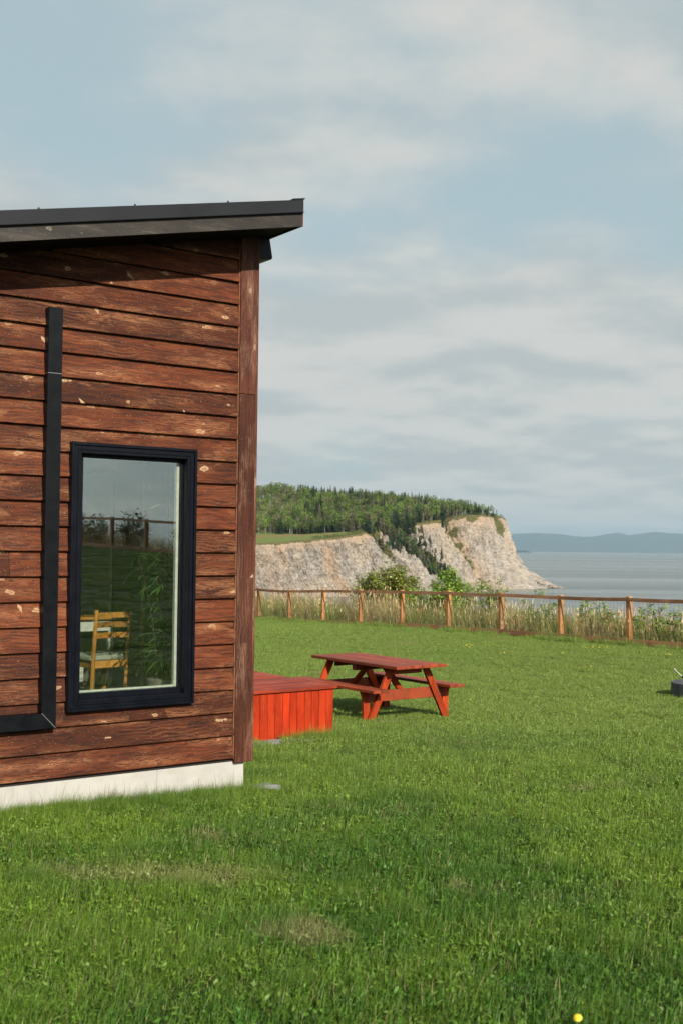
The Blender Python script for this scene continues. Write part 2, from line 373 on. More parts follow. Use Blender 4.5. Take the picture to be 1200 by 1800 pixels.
class MB:
    def __init__(s): s.v = []; s.f = []
    def box(s, x0, x1, y0, y1, z0, z1, b=0.0):
        if b: return s.bbox(x0, x1, y0, y1, z0, z1, b)
        i = len(s.v)
        s.v += [(x, y, z) for z in (z0, z1) for y in (y0, y1) for x in (x0, x1)]
        s.f += [[i + a for a in q] for q in ((0, 2, 3, 1), (4, 5, 7, 6), (0, 1, 5, 4), (2, 6, 7, 3), (0, 4, 6, 2), (1, 3, 7, 5))]
        return s
    def bbox(s, x0, x1, y0, y1, z0, z1, b):
        c = ((x0 + x1) / 2, (y0 + y1) / 2, (z0 + z1) / 2); h = ((x1 - x0) / 2, (y1 - y0) / 2, (z1 - z0) / 2)
        b = min(b, min(h) * .45); idx = {}
        i0 = len(s.v)
        for sx in (-1, 1):
            for sy in (-1, 1):
                for sz in (-1, 1):
                    for ax in range(3):
                        p = [sx * (h[0] - b), sy * (h[1] - b), sz * (h[2] - b)]; sg = (sx, sy, sz); p[ax] = sg[ax] * h[ax]
                        idx[(sx, sy, sz, ax)] = len(s.v); s.v.append(tuple(c[k] + p[k] for k in range(3)))
        g = lambda sx, sy, sz, ax: idx[(sx, sy, sz, ax)]
        for ax in range(3):
            o1, o2 = [(1, 2), (2, 0), (0, 1)][ax]
            for sg in (-1, 1):
                q = []
                for a, b2 in ((-1, -1), (1, -1), (1, 1), (-1, 1)):
                    k = [0, 0, 0]; k[ax] = sg; k[o1] = a; k[o2] = b2; q.append(g(*k, ax))
                s.f.append(q if sg > 0 else q[::-1])
        for ax in range(3):
            o1, o2 = [(1, 2), (2, 0), (0, 1)][ax]
            for a in (-1, 1):
                for b2 in (-1, 1):
                    k0 = [0, 0, 0]; k0[ax] = -1; k0[o1] = a; k0[o2] = b2; k1 = list(k0); k1[ax] = 1
                    q = [g(*k0, o1), g(*k1, o1), g(*k1, o2), g(*k0, o2)]
                    s.f.append(q if a * b2 < 0 else q[::-1])
        for sx in (-1, 1):
            for sy in (-1, 1):
                for sz in (-1, 1):
                    q = [g(sx, sy, sz, 0), g(sx, sy, sz, 1), g(sx, sy, sz, 2)]
                    s.f.append(q if sx * sy * sz > 0 else q[::-1])
        return s
    def prism(s, prof, a0, a1, ax='x'):
        """profile of 2D points extruded from a0 to a1 along ax"""
        i = len(s.v); n = len(prof)
        for a in (a0, a1):
            for (p, q) in prof:
                s.v.append({'x': (a, p, q), 'y': (p, a, q), 'z': (p, q, a)}[ax])
        for k in range(n): s.f.append([i + k, i + (k + 1) % n, i + n + (k + 1) % n, i + n + k])
        s.f += [[i + k for k in range(n)][::-1], [i + n + k for k in range(n)]]
        return s
    def tube(s, pts, rs, n=6, cap=True):
        i = len(s.v); pts = [Vector(p) for p in pts]
        if not isinstance(rs, (list, tuple)): rs = [rs] * len(pts)
        for k, p in enumerate(pts):
            d = (pts[min(k + 1, len(pts) - 1)] - pts[max(k - 1, 0)]).normalized()
            a = d.orthogonal().normalized() if abs(d.z) > .9 else Vector((0, 0, 1)).cross(d).normalized(); b = d.cross(a)
            for j in range(n):
                t = 2 * math.pi * j / n; s.v.append(tuple(p + rs[k] * (math.cos(t) * a + math.sin(t) * b)))
        for k in range(len(pts) - 1):
            for j in range(n):
                s.f.append([i + k * n + j, i + k * n + (j + 1) % n, i + (k + 1) * n + (j + 1) % n, i + (k + 1) * n + j])
        if cap:
            s.f.append([i + j for j in range(n)][::-1]); s.f.append([i + (len(pts) - 1) * n + j for j in range(n)])
        return s
    def bar(s, a, b, w, d, up=(0, 0, 1)):
        """rectangular bar from a to b, w wide across 'side', d deep along up-ish"""
        a = Vector(a); b = Vector(b); x = (b - a).normalized(); y = Vector(up).cross(x).normalized(); z = x.cross(y); i = len(s.v)
        for e in (a, b):
            for (p, q) in ((-1, -1), (1, -1), (1, 1), (-1, 1)): s.v.append(tuple(e + y * p * w / 2 + z * q * d / 2))
        for k in range(4): s.f.append([i + k, i + (k + 1) % 4, i + 4 + (k + 1) % 4, i + 4 + k])
        s.f += [[i + 3, i + 2, i + 1, i], [i + 4, i + 5, i + 6, i + 7]]
        return s
    def build(s, name, mat, parent=None, centre=True, smooth=False, label=None):
        v = np.array(s.v)
        loc = None
        if centre:
            c = (v.min(0) + v.max(0)) / 2; v = v - c; loc = tuple(c)
        o = mesh_obj(name, v, s.f, mat, parent, smooth, loc)
        if label: o['label'] = label
        return o

# ------------------------------------------------------------------ terrain
F0 = np.array([-3.18, 45.7]); F8 = np.array([7.09, 28.7]); FD = (F8 - F0) / np.linalg.norm(F8 - F0); FO = np.array([-FD[1], FD[0]])
SP = np.linalg.norm(F8 - F0) / 8
ctrl = [(-.66, 9.08, .02), (-2.3, 7.9, .083), (-.9, 12, -.10), (0, 12.3, -.10), (.4, 14.9, -.27), (1.5, 15.3, -.28), (0, 17, -.33), (5.1, 18, -.30),
        (0, 4, .27), (2, 4, .27), (-2, 4, .28), (20, 8.3, .85), (33, -12, 1.95), (0, -6, .45), (0, -25, .9), (-10, 6, .2), (-12, 25, -.6), (-20, 45, -1.3), (-20, -20, .6), (60, -40, 2.6), (45, 30, .3), (20, 50, -.9), (0, 70, -1.6), (-40, 90, -2.2), (-60, 0, .6), (0, -60, 1.2)]
for i in range(9):
    q = F0 + FD * SP * i; ctrl.append((q[0], q[1], -.86 + .5 * i / 8 - .03 * math.sin(i)))
ctrl = np.array(ctrl)
def tps(d): return np.where(d > 0, d * d * np.log(np.maximum(d, 1e-9)), 0)
def _fit():
    X = ctrl[:, :2]; n = len(X); D = np.linalg.norm(X[:, None] - X[None], axis=2); K = tps(D) + np.eye(n) * .5
    P = np.c_[np.ones(n), X]; A = np.block([[K, P], [P.T, np.zeros((3, 3))]])
    return np.linalg.solve(A, np.r_[ctrl[:, 2], 0, 0, 0])
TW = _fit()
SEA = -25.0
def ground_z(x, y):
    x = np.asarray(x, float); y = np.asarray(y, float); sh = x.shape; q = np.c_[x.ravel(), y.ravel()]
    D = np.linalg.norm(q[:, None] - ctrl[None, :, :2], axis=2)
    z = tps(D) @ TW[:-3] + TW[-3] + q @ TW[-2:]
    z += .008 * np.sin(q[:, 0] * 1.7 + 1.3 * np.sin(q[:, 1] * .9)) * np.cos(q[:, 1] * 1.3 + .6 * np.sin(q[:, 0] * 1.1))
    u = (q - F0) @ FO
    z -= .10 * np.maximum(u - .3, 0) + 1.1 * np.maximum(u - 4.2, 0)
    return np.maximum(z, SEA - 2).reshape(sh)
def gz(x, y): return float(ground_z(np.array([x]), np.array([y]))[0])

def lin(a, b, n): return np.linspace(a, b, n)
xs = np.unique(np.concatenate([lin(-90, -20, 30), lin(-20, 40, 150), lin(40, 90, 22)]))
ys = np.unique(np.concatenate([lin(-70, -20, 20), lin(-20, 55, 190), lin(55, 140, 40)]))
GX, GY = np.meshgrid(xs, ys); GZ = ground_z(GX, GY)
nx_, ny_ = len(xs), len(ys)
idx = np.arange(nx_ * ny_).reshape(ny_, nx_)
fc = np.stack([idx[:-1, :-1], idx[:-1, 1:], idx[1:, 1:], idx[1:, :-1]], -1).reshape(-1, 4)
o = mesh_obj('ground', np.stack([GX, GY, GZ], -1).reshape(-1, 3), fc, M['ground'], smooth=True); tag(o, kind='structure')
o = mesh_obj('sea', [(-60000, -9000, SEA), (60000, -9000, SEA), (60000, 70000, SEA), (-60000, 70000, SEA)], [[0, 1, 2, 3]], M['sea']); tag(o, kind='structure')

# ------------------------------------------------------------------ far hills
def ridge(name, xs_, tops, D0, depth):
    n = len(xs_); V = []; Fc = []
    rows = [(0, 0), (.25, .38), (.55, .75), (1.0, 1.0), (1.8, .9), (2.6, 0)]
    for k, (a, h) in enumerate(rows):
        for i in range(n):
            wob = noise.fractal(Vector((xs_[i] * .0006, k * 1.7, D0 * .001)), 1, 2, 4)
            V.append((xs_[i] * (1 + 0 * a), D0 + depth * a + (wob * depth * .15 if 0 < k < 5 else 0), SEA - 1 + (tops[i] - SEA) * h * (1 + (.12 * wob if k in (1, 2) else 0))))
    for k in range(len(rows) - 1):
        for i in range(n - 1): Fc.append([k * n + i, k * n + i + 1, (k + 1) * n + i + 1, (k + 1) * n + i])
    o = mesh_obj(name, V, Fc, M['hill'], smooth=True); tag(o, kind='structure'); return o
prof = [(300, 950), (500, 942), (700, 938), (850, 941), (900, 940.5), (930, 936.5), (970, 934.5), (1000, 936), (1040, 939), (1065, 941.5), (1083, 941.5), (1110, 937), (1132, 934), (1150, 938), (1165, 937), (1200, 932.5), (1260, 936), (1330, 941), (1420, 937), (1600, 943), (1800, 950), (2200, 955)]
DH = 25000.
hx = []; ht = []
pa = np.array(prof, float)
for px in np.arange(300, 2200, 5.):
    y = np.interp(px, pa[:, 0], pa[:, 1]); y += .9 * noise.fractal(Vector((px * .03, 0, 0)), 1, 2, 4)
    hx.append((px - 600) / FPX * DH); ht.append(HC + (964.2 + .0108 * (px - 600) - y) / FPX * DH)
ridge('hills', hx, ht, DH, 2200)
hx = []; ht = []
for px in np.arange(820, 942, 3.):
    t = max(0, min(1, (941 - px) / 14)) ** .6
    hx.append((px - 600) / FPX * 14000); ht.append(SEA - 1 + 28 * t + 12 * (px < 900) + 2 * math.sin(px * .4) * t)
ridge('low_headland', hx, ht, 14000, 300)

# ------------------------------------------------------------------ headland cliff
E = np.array([  # photo column, photo row, distance of the cliff edge; field depth, rise depth, plateau height
    (-500, 972, 470, 190, 260, 26), (0, 968, 530, 190, 260, 32), (200, 965, 570, 190, 260, 34), (380, 962, 622, 180, 240, 35), (453, 956, 640, 170, 230, 35.5), (500, 954, 655, 150, 220, 36), (560, 948, 672, 110, 190, 37), (610, 943, 690, 50, 170, 39),
    (650, 934, 705, 10, 120, 37), (690, 927, 722, 3, 110, 36), (730, 921, 742, 2, 90, 35), (770, 915, 765, 2, 70, 33), (800, 909, 785, 4, 60, 33), (830, 906, 808, 5, 55, 33), (860, 905, 828, 5, 60, 29), (878, 907, 842, 5, 50, 27), (888, 912, 850, 5, 50, 25)], float)
EX = (E[:, 0] - 600) / FPX * E[:, 2]; EZ = HC + (964.2 + .0108 * (E[:, 0] - 600) - E[:, 1]) / FPX * E[:, 2]
INL = np.array([-.55, .835])
NU = 620
us = np.concatenate([np.linspace(-500, 378, 60), np.linspace(380, 888, NU - 60)])
def at_u(px):
    D = np.interp(px, E[:, 0], E[:, 2]); X = np.interp(px, E[:, 0], EX); Zt = np.interp(px, E[:, 0], EZ)
    return X, D, Zt, np.interp(px, E[:, 0], E[:, 3]), np.interp(px, E[:, 0], E[:, 4]), np.interp(px, E[:, 0], E[:, 5])
def plateau(px, w):
    X, D, Zt, wf, wr, Hp = at_u(px)
    t = min(max((w - wf) / wr, 0), 1); t = t * t * (3 - 2 * t)
    zf = Zt + .035 * min(w, wf); z = zf + (Hp - zf) * t
    z += .8 * noise.fractal(Vector((X * .02 + w * .013, D * .02 + w * .02, 3)), 1, 2, 3) * min(w / 15, 1)
    n = 3.0 * noise.fractal(Vector((px * .035, 1.7, 0)), 1, 2, 4) * math.exp(-w / 12)
    return X + INL[0] * (w + n), D + INL[1] * (w + n), z
def gauss(x, m, s_): return math.exp(-((x - m) / s_) ** 2)
def face_off(px):
    t = min(max((px - 822) / 66, 0), 1); t = t * t * (3 - 2 * t)
    return np.array([.55 * 27, -.835 * 27]) * (1 - t) + np.array([42., -2.]) * t
def gully(px, v):
    g = 0.0
    for (p0, p1, wd, dep, v1) in ((655, 688, 9, 6, .62), (697, 764, 15, 9, .95), (788, 830, 15, 8.0, 1.0), (868, 880, 8, 4, .5), (590, 600, 5, 2.5, .8), (486, 492, 6, 2.5, 1), (540, 548, 6, 3, 1), (632, 640, 6, 3, 1)):
        m = p0 + (p1 - p0) * min(v / v1, 1.); g = max(g, dep * gauss(px, m, wd * (1 - .35 * v)) * (1 if v < v1 else max(0, 1 - (v - v1) * 5)))
    return g
NV = 90
V = []; MK = []; SO = []
ws = [0, 2, 4, 7, 11, 16, 22, 30, 40, 50, 60, 75, 90, 110, 130, 150, 180, 210, 240, 280, 320, 370, 430, 520, 700]
for iu, px in enumerate(us):
    X, D, Zt, wf, wr, Hp = at_u(px)
    for w in ws[::-1]:
        V.append(plateau(px, w)); fld = 1.0 if w < wf * .95 and w > 5 else (.55 if w > wf else .0)
        MK.append((1.0, 0, fld if w >= 4 else 0.))
        SO.append(1.0 if (px < 640 and wf > 30 and ((.45 < w / wf < .62))) else (.35 if w <= 2 else 0))
    off = face_off(px); on = off / np.linalg.norm(off); zt0 = plateau(px, 0)
    for iv in range(1, NV + 1):
        v = iv / NV; h = .3 * v + .7 * v ** 4
        if px < 800: h = .55 * v + .45 * v * v
        z = zt0[2] + (SEA - 1.2 - zt0[2]) * v
        g = gully(px, v)
        a = 3.2 * noise.fractal(Vector((px * .045 + v * 1.2, v * .9, 2)), 1, 2, 3) + 1.7 * (1 - abs(noise.noise(Vector((px * .16 + v * 2.2, v * 2.5, 8)))) * 2) + 2.3 * noise.fractal(Vector((px * .42, v * 11, 5)), 1, 2, 5)
        a *= min(v * 6, 1); n = a - g * min(v * 5, 1)
        V.append((zt0[0] + off[0] * h + on[0] * n, zt0[1] + off[1] * h + on[1] * n, z + .5 * noise.noise(Vector((px * .3, v * 20, 1)))))
        fz_ = noise.fractal(Vector((px * .09, v * 7, 11)), 1, 2, 4); vg = min(1, g / (4.5 if 640 < px < 775 else 6.5)) * .95 * (.75 + 1.1 * fz_) * (.62 if px > 775 else 1) * (1 if v < .9 else .6) + gauss(v, 0, .035) * .9
        vg = max(vg, .85 * gauss(px, 872, 11) * gauss(v, .16, .20), .8 * gauss(px, 830, 14) * gauss(v, .05, .06))
        ru = max(.75 * gauss(px, 792 + 38 * v, 14) * (v > .06), gauss(px, 566 + 3 * math.sin(v * 9), 9) * .95, gauss(px, 492, 7) * gauss(v, .2, .3) * .9, gauss(px, 455, 22) * .45, gauss(v, .05, .09) * .8, .7 * gauss(px, 845, 26) * gauss(v, .08, .14), .55 * gauss(px, 808, 16) * gauss(v, .6, .3))
        MK.append((vg, ru, 0)); SO.append(0.)
CW = len(ws) + NV
idx = np.arange(NU * CW).reshape(NU, CW)
fc = np.stack([idx[:-1, :-1], idx[:-1, 1:], idx[1:, 1:], idx[1:, :-1]], -1).reshape(-1, 4)
# closing flank behind the nose
V2 = []
last = [V[(NU - 1) * CW + k] for k in range(CW)]
o = mesh_obj('headland_cliff', np.array(V), fc[:, ::-1], M['cliff'], smooth=False, tint=np.array(MK, np.float32), attrname='mask')
a = o.data.attributes.new('soil', 'FLOAT', 'POINT'); a.data.foreach_set('value', np.array(SO, np.float32)); tag(o, kind='structure')
flank = []
steps = [0, 12, 35, 80, 160, 400]
for d in steps:
    for k, q in enumerate(last):
        f = k / (CW - 1); flank.append((q[0] + INL[0] * d - (0 if d == 0 else 0), q[1] + INL[1] * d + (8 * f if d else 0), q[2]))
idx = np.arange(len(steps) * CW).reshape(len(steps), CW)
fc = np.stack([idx[:-1, :-1], idx[:-1, 1:], idx[1:, 1:], idx[1:, :-1]], -1).reshape(-1, 4)
o = mesh_obj('headland_flank', np.array(flank), fc[:, ::-1], M['cliff'], tint=np.tile(np.array([[.3, .2, 0]], np.float32), (len(flank), 1)), attrname='mask')
tag(o, kind='structure')

# boulders at the foot of the nose
V = []; Fc = []
def ico_pts():
    t = (1 + 5 ** .5) / 2
    v = [(-1, t, 0), (1, t, 0), (-1, -t, 0), (1, -t, 0), (0, -1, t), (0, 1, t), (0, -1, -t), (0, 1, -t), (t, 0, -1), (t, 0, 1), (-t, 0, -1), (-t, 0, 1)]
    f = [(0, 11, 5), (0, 5, 1), (0, 1, 7), (0, 7, 10), (0, 10, 11), (1, 5, 9), (5, 11, 4), (11, 10, 2), (10, 7, 6), (7, 1, 8), (3, 9, 4), (3, 4, 2), (3, 2, 6), (3, 6, 8), (3, 8, 9), (4, 9, 5), (2, 4, 11), (6, 2, 10), (8, 6, 7), (9, 8, 1)]
    return np.array(v) / np.linalg.norm(v[0]), f
IV, IF = ico_pts()
for k in range(420):
    t = random.random() ** .8
    px = random.uniform(905, 990) if k < 260 else random.uniform(820, 950)
    D = random.uniform(838, 852) if px > 900 else random.uniform(815, 835)
    topz = np.interp(px, [820, 900, 918, 935, 965, 992], [-24.3, -20, -17, -18, -22.5, -25]); zz = SEA + (topz - SEA) * random.random() ** 1.5
    sz = random.uniform(.5, 1.9) * (1 if px < 960 else .7); X = (px - 600) / FPX * D; i = len(V)
    sc = np.array([random.uniform(.7, 1.5), random.uniform(.7, 1.4), random.uniform(.4, .9)]) * sz
    for q in IV: V.append(tuple(q * sc * random.uniform(.8, 1.15) + (X, D - 4, zz)))
    Fc += [[i + a for a in f] for f in IF]
n = len(V)
o = mesh_obj('boulders', V, Fc, M['cliff'], tint=np.tile(np.array([[0, .12, 0]], np.float32), (n, 1)), attrname='mask'); tag(o, kind='stuff', label='tumbled rocks at the foot of the cliff point')

# ------------------------------------------------------------------ trees
def spruce_mesh(seed):
    r = random.Random(seed); V = []; Fc = []; C_ = []
    n = 13
    for k in range(n):
        t = k / (n - 1); z = .10 + .86 * t; rad = (.235 * (1 - t) ** .8 + .012) * r.uniform(.75, 1.2); m = 8 if k < 9 else 5
        ph = r.random() * 6
        for j in range(m):
            a = ph + 2 * math.pi * j / m + r.uniform(-.2, .2); rr = rad * r.uniform(.65, 1.15); w = .36 * rad + .01; i = len(V)
            ca, sa = math.cos(a), math.sin(a)
            V += [(0, 0, z + .05), (ca * rr * .6 - sa * w, sa * rr * .6 + ca * w, z - .01), (ca * rr, sa * rr, z - .045), (ca * rr * .6 + sa * w, sa * rr * .6 - ca * w, z - .01)]
            Fc += [[i, i + 1, i + 2], [i, i + 2, i + 3]]; c = r.random(); C_ += [(c, c, c)] * 4
    i = len(V); V += [(.02, 0, .9), (-.01, .017, .9), (-.01, -.017, .9), (0, 0, 1.03)]; Fc += [[i, i + 1, i + 3], [i + 1, i + 2, i + 3], [i + 2, i, i + 3]]; C_ += [(.5,) * 3] * 4
    return V, Fc, C_
def leafy_mesh(seed, dens=170, wide=.30):
    r = random.Random(seed); V = []; Fc = []; C_ = []
    lobes = [(Vector((r.uniform(-.14, .14), r.uniform(-.14, .14), r.uniform(.42, .85))), r.uniform(.10, .2)) for _ in range(7)]
    for k in range(dens):
        c, rad = r.choice(lobes); d = Vector((r.gauss(0, 1), r.gauss(0, 1), r.gauss(0, 1))).normalized() * rad * r.uniform(.6, 1.1) * (wide / .3)
        p = c + d; a = Vector((r.gauss(0, 1), r.gauss(0, 1), r.gauss(0, 1))).normalized(); b = a.orthogonal().normalized(); s_ = r.uniform(.018, .042); i = len(V)
        V += [tuple(p - a * s_), tuple(p + b * s_ * .8), tuple(p + a * s_), tuple(p - b * s_ * .8)]; Fc.append([i, i + 1, i + 2, i + 3]); t = r.random(); C_ += [(t, t, t)] * 4
    return V, Fc, C_
def mk_mesh(name, V, Fc, C_, mat):
    o = mesh_obj(name, V, Fc, mat, tint=np.array(C_, np.float32)); me = o.data; bpy.data.objects.remove(o); return me
SPR = [mk_mesh('spruce_crown', *spruce_mesh(i), M['spruce']) for i in range(5)]
LEA = [mk_mesh('leafy_crown', *leafy_mesh(i + 50), M['leafy']) for i in range(5)]
def trunk_mesh(mat, r=.018, h=.8):
    b = MB(); b.tube([(0, 0, -.06), (.004, 0, h * .5), (0, .004, h)], [r, r * .7, r * .2], 5); o = b.build('trunk', mat, centre=False); me = o.data; bpy.data.objects.remove(o); return me
TR_S = trunk_mesh(M['bark'], .016, .9); TR_L = trunk_mesh(M['birch'], .014, .7)
def bin_(name, items):
    c = bpy.data.collections.new(name)
    for i, me in enumerate(items): c.objects.link(bpy.data.objects.new(f'{name}_{i:02d}', me))
    return c
def join_mesh(name, a, b):
    """crown and trunk in one source mesh for the far wood"""
    me = bpy.data.meshes.new(name); va = [tuple(v.co) for v in a.vertices]; vb = [tuple(v.co) for v in b.vertices]
    fa = [list(p.vertices) for p in a.polygons]; fb = [[i + len(va) for i in p.vertices] for p in b.polygons]
    me.from_pydata(va + vb, [], fa + fb); me.materials.append(a.materials[0]); me.materials.append(b.materials[0])
    me.polygons.foreach_set('material_index', [0] * len(fa) + [1] * len(fb))
    t = np.ones((len(va) + len(vb), 4), np.float32); t[:, :3] = .5
    src = np.zeros(len(va) * 4, np.float32); a.attributes['tint'].data.foreach_get('color', src); t[:len(va)] = src.reshape(-1, 4)
    at = me.attributes.new('tint', 'FLOAT_COLOR', 'POINT'); at.data.foreach_set('color', t.ravel()); return me
def scatter(name, pts, rots, scales, ids, coll, label):
    """one object of points; geometry nodes set a mesh from the collection on each"""
    me = bpy.data.meshes.new(name); me.from_pydata([tuple(p) for p in pts], [], [])
    a = me.attributes.new('rot', 'FLOAT_VECTOR', 'POINT'); a.data.foreach_set('vector', np.asarray(rots, np.float32).ravel())
    a = me.attributes.new('scl', 'FLOAT_VECTOR', 'POINT'); a.data.foreach_set('vector', np.asarray(scales, np.float32).ravel())
    a = me.attributes.new('idx', 'INT', 'POINT'); a.data.foreach_set('value', np.asarray(ids, np.int32))
    o = link(bpy.data.objects.new(name, me)); tag(o, kind='stuff', label=label)
    g = bpy.data.node_groups.new(name, 'GeometryNodeTree')
    g.interface.new_socket('Geometry', in_out='INPUT', socket_type='NodeSocketGeometry'); g.interface.new_socket('Geometry', in_out='OUTPUT', socket_type='NodeSocketGeometry')
    gi = g.nodes.new('NodeGroupInput'); go = g.nodes.new('NodeGroupOutput'); ip = g.nodes.new('GeometryNodeInstanceOnPoints'); ci = g.nodes.new('GeometryNodeCollectionInfo')
    ci.inputs['Collection'].default_value = coll; ci.inputs['Separate Children'].default_value = True; ci.inputs['Reset Children'].default_value = True
    def at(nm, ty):
        n = g.nodes.new('GeometryNodeInputNamedAttribute'); n.data_type = ty; n.inputs[0].default_value = nm; return n.outputs[0]
    L = g.links.new
    L(gi.outputs[0], ip.inputs['Points']); L(ci.outputs[0], ip.inputs['Instance']); ip.inputs['Pick Instance'].default_value = True
    L(at('idx', 'INT'), ip.inputs['Instance Index']); L(at('rot', 'FLOAT_VECTOR'), ip.inputs['Rotation']); L(at('scl', 'FLOAT_VECTOR'), ip.inputs['Scale']); L(ip.outputs[0], go.inputs[0])
    m = o.modifiers.new('scatter', 'NODES'); m.node_group = g; return o
FOREST = bin_('wood', [join_mesh('spruce', m, TR_S) for m in SPR] + [join_mesh('leafy', m, TR_L) for m in LEA])
cand = []
tries = 0
rf = random.Random(3)
def kind_at(px, w):
    nz = noise.noise(Vector((px * .02, w * .012, 4.2)))
    if px < 600: return 's' if (nz + rf.uniform(-.25, .25) > .0 and w < 270) or rf.random() < .12 else 'l'
    return 's' if nz + rf.uniform(-.35, .35) > .16 else 'l'
for px in np.concatenate([np.arange(-200, 385, 1.5), np.arange(385, 893, 1.0)]):
    for _ in range(7 if px > 384 else 3):
        X, D, Zt, wf, wr, Hp = at_u(min(px, 887)); wmax = wf + wr + 60
        w = wf * 1.0 + (wmax - wf) * rf.random() ** 1.15
        if px > 800 and rf.random() < .35: continue
        cand.append((px + rf.uniform(-.5, .5), w, kind_at(px, w)))
for _ in range(420):
    px = rf.uniform(640, 870) if rf.random() < .8 else rf.uniform(600, 650); wf = at_u(px)[3]; cand.append((px, wf + rf.uniform(-1, 22), 's' if rf.random() < .4 else 'l'))
# the hedge-like young leafy trees in front of the wood, and trees in the gullies
for _ in range(90):
    px = rf.uniform(452, 560); wf = at_u(px)[3]; cand.append((px, wf * rf.uniform(.96, 1.04), 'y'))
face = []
for (p0, p1, wd, v1, n_) in ((655, 688, 6, .45, 16), (692, 766, 15, .93, 760), (785, 830, 11, .7, 26), (866, 878, 9, .35, 24)):
    for _ in range(n_):
        v = rf.random() ** 1.1 * v1; px = p0 + (p1 - p0) * v / v1 + rf.gauss(0, wd * (.8 - .5 * v))
        if px > 887: continue
        face.append((px, v, 's' if rf.random() < .85 else 'l'))
def face_point(px, v):
    off = face_off(px); on = off / np.linalg.norm(off); zt0 = plateau(px, 0); h = .3 * v + .7 * v ** 4
    if px < 800: h = .55 * v + .45 * v * v
    g = gully(px, v) * min(v * 5, 1)
    return zt0[0] + off[0] * h - on[0] * g, zt0[1] + off[1] * h - on[1] * g, zt0[2] + (SEA - 1.2 - zt0[2]) * v - .3
items = []
for px, w, k in cand:
    x, y, z_ = plateau(min(px, 888), w); h = {'s': rf.uniform(6.5, 13) * .88, 'l': rf.uniform(6, 12), 'y': rf.uniform(3.5, 6)}[k]
    if px > 845: h *= .72
    if px > 878: h *= .65
    items.append((x, y, z_, h, k))
for px, v, k in face:
    x, y, z_ = face_point(px, v); items.append((x, y, z_, rf.uniform(6.5, 12.5) * (1 - .4 * v) * (.45 if px > 780 else 1), k))
# the trees that show largest: near, unobscured ones become things of their own
items.sort(key=lambda q: -(q[3] / q[1]) + rf.uniform(0, .003))
front = []; rest = []
cntS = cntL = 0
for q in items:
    if q[4] == 's' and cntS < 130: front.append(q); cntS += 1
    elif q[4] != 's' and cntL < 110: front.append(q); cntL += 1
    else: rest.append(q)
for q in front:
    x, y, z_, h, k = q; sp = k == 's'
    e = empty('spruce_tree' if sp else 'leafy_tree', (x, y, z_), rf.uniform(0, 6.28), cat='tree',
              label='dark pointed spruce in the wood on top of the pale cliff' if sp else 'light green leafy tree in the wood on top of the pale cliff',
              group='spruces on the headland' if sp else 'leafy trees on the headland')
    wd = rf.uniform(.8, 1.15); e.scale = (h * wd, h * wd, h)
    link(bpy.data.objects.new('crown', rf.choice(SPR if sp else LEA)), e); link(bpy.data.objects.new('trunk', TR_S if sp else TR_L), e)
P_ = [(q[0], q[1], q[2]) for q in rest]; S_ = []
for q in rest:
    wd = rf.uniform(.8, 1.2); S_.append((q[3] * wd, q[3] * wd, q[3]))
scatter('woodland', P_, [(rf.uniform(-.05, .05), rf.uniform(-.05, .05), rf.uniform(0, 6.28)) for _ in rest], S_, [rf.randrange(5) + (0 if q[4] == 's' else 5) for q in rest], FOREST, 'mixed green wood covering the top of the headland')
# low bushes over the cliff top and gullies
bp = []
for _ in range(1100):
    px = rf.uniform(560, 887); 
    if rf.random() < .55: x, y, z_ = plateau(px, rf.uniform(-.3, 9))
    else:
        g = rf.choice(((697, 768, 15, .95), (785, 832, 13, 1.0), (655, 688, 8, .62), (866, 880, 9, .5))); v = rf.random(); px = min(g[0] + (g[1] - g[0]) * v + rf.gauss(0, g[2] * .5), 887); x, y, z_ = face_point(px, v * g[3])
    bp.append((x, y, z_ - .4))
scatter('cliff_scrub', bp, [(0, 0, rf.uniform(0, 6)) for _ in bp], [(a, a, a * .8) for a in [rf.uniform(1.2, 3.2) for _ in bp]], [5 + rf.randrange(5) for _ in bp], FOREST, 'low green scrub along the cliff top and gullies')
# pale timber frame standing in the field
x, y, z_ = plateau(487, 118)
gp = empty('timber_frame', (x, y, z_), .3, cat='frame', label='small pale timber frame standing in the green field above the cliff')
for sx in (-2.2, 2.2): MB().box(sx - .14, sx + .14, -.14, .14, -.3, 3.1).build('post', M['palepost'], gp)
MB().box(-2.2, 2.2, -.1, .1, 2.5, 2.75).build('crossbar', M['palepost'], gp)

# ------------------------------------------------------------------ haze
hb = MB().box(-42000, 42000, -3000, 34000, SEA - 1, 620).build('haze', None, centre=False); tag(hb, kind='stuff')
hm = bpy.data.materials.new('haze_air'); hm.use_nodes = True; ht_ = hm.node_tree; ht_.nodes.clear()
pv = ht_.nodes.new('ShaderNodeVolumePrincipled'); pv.inputs['Color'].default_value = (.47, .64, .77, 1); pv.inputs['Density'].default_value = 4.4e-5; pv.inputs['Anisotropy'].default_value = 0.2
ho = ht_.nodes.new('ShaderNodeOutputMaterial'); ht_.links.new(pv.outputs[0], ho.inputs['Volume']); hb.data.materials.append(hm)

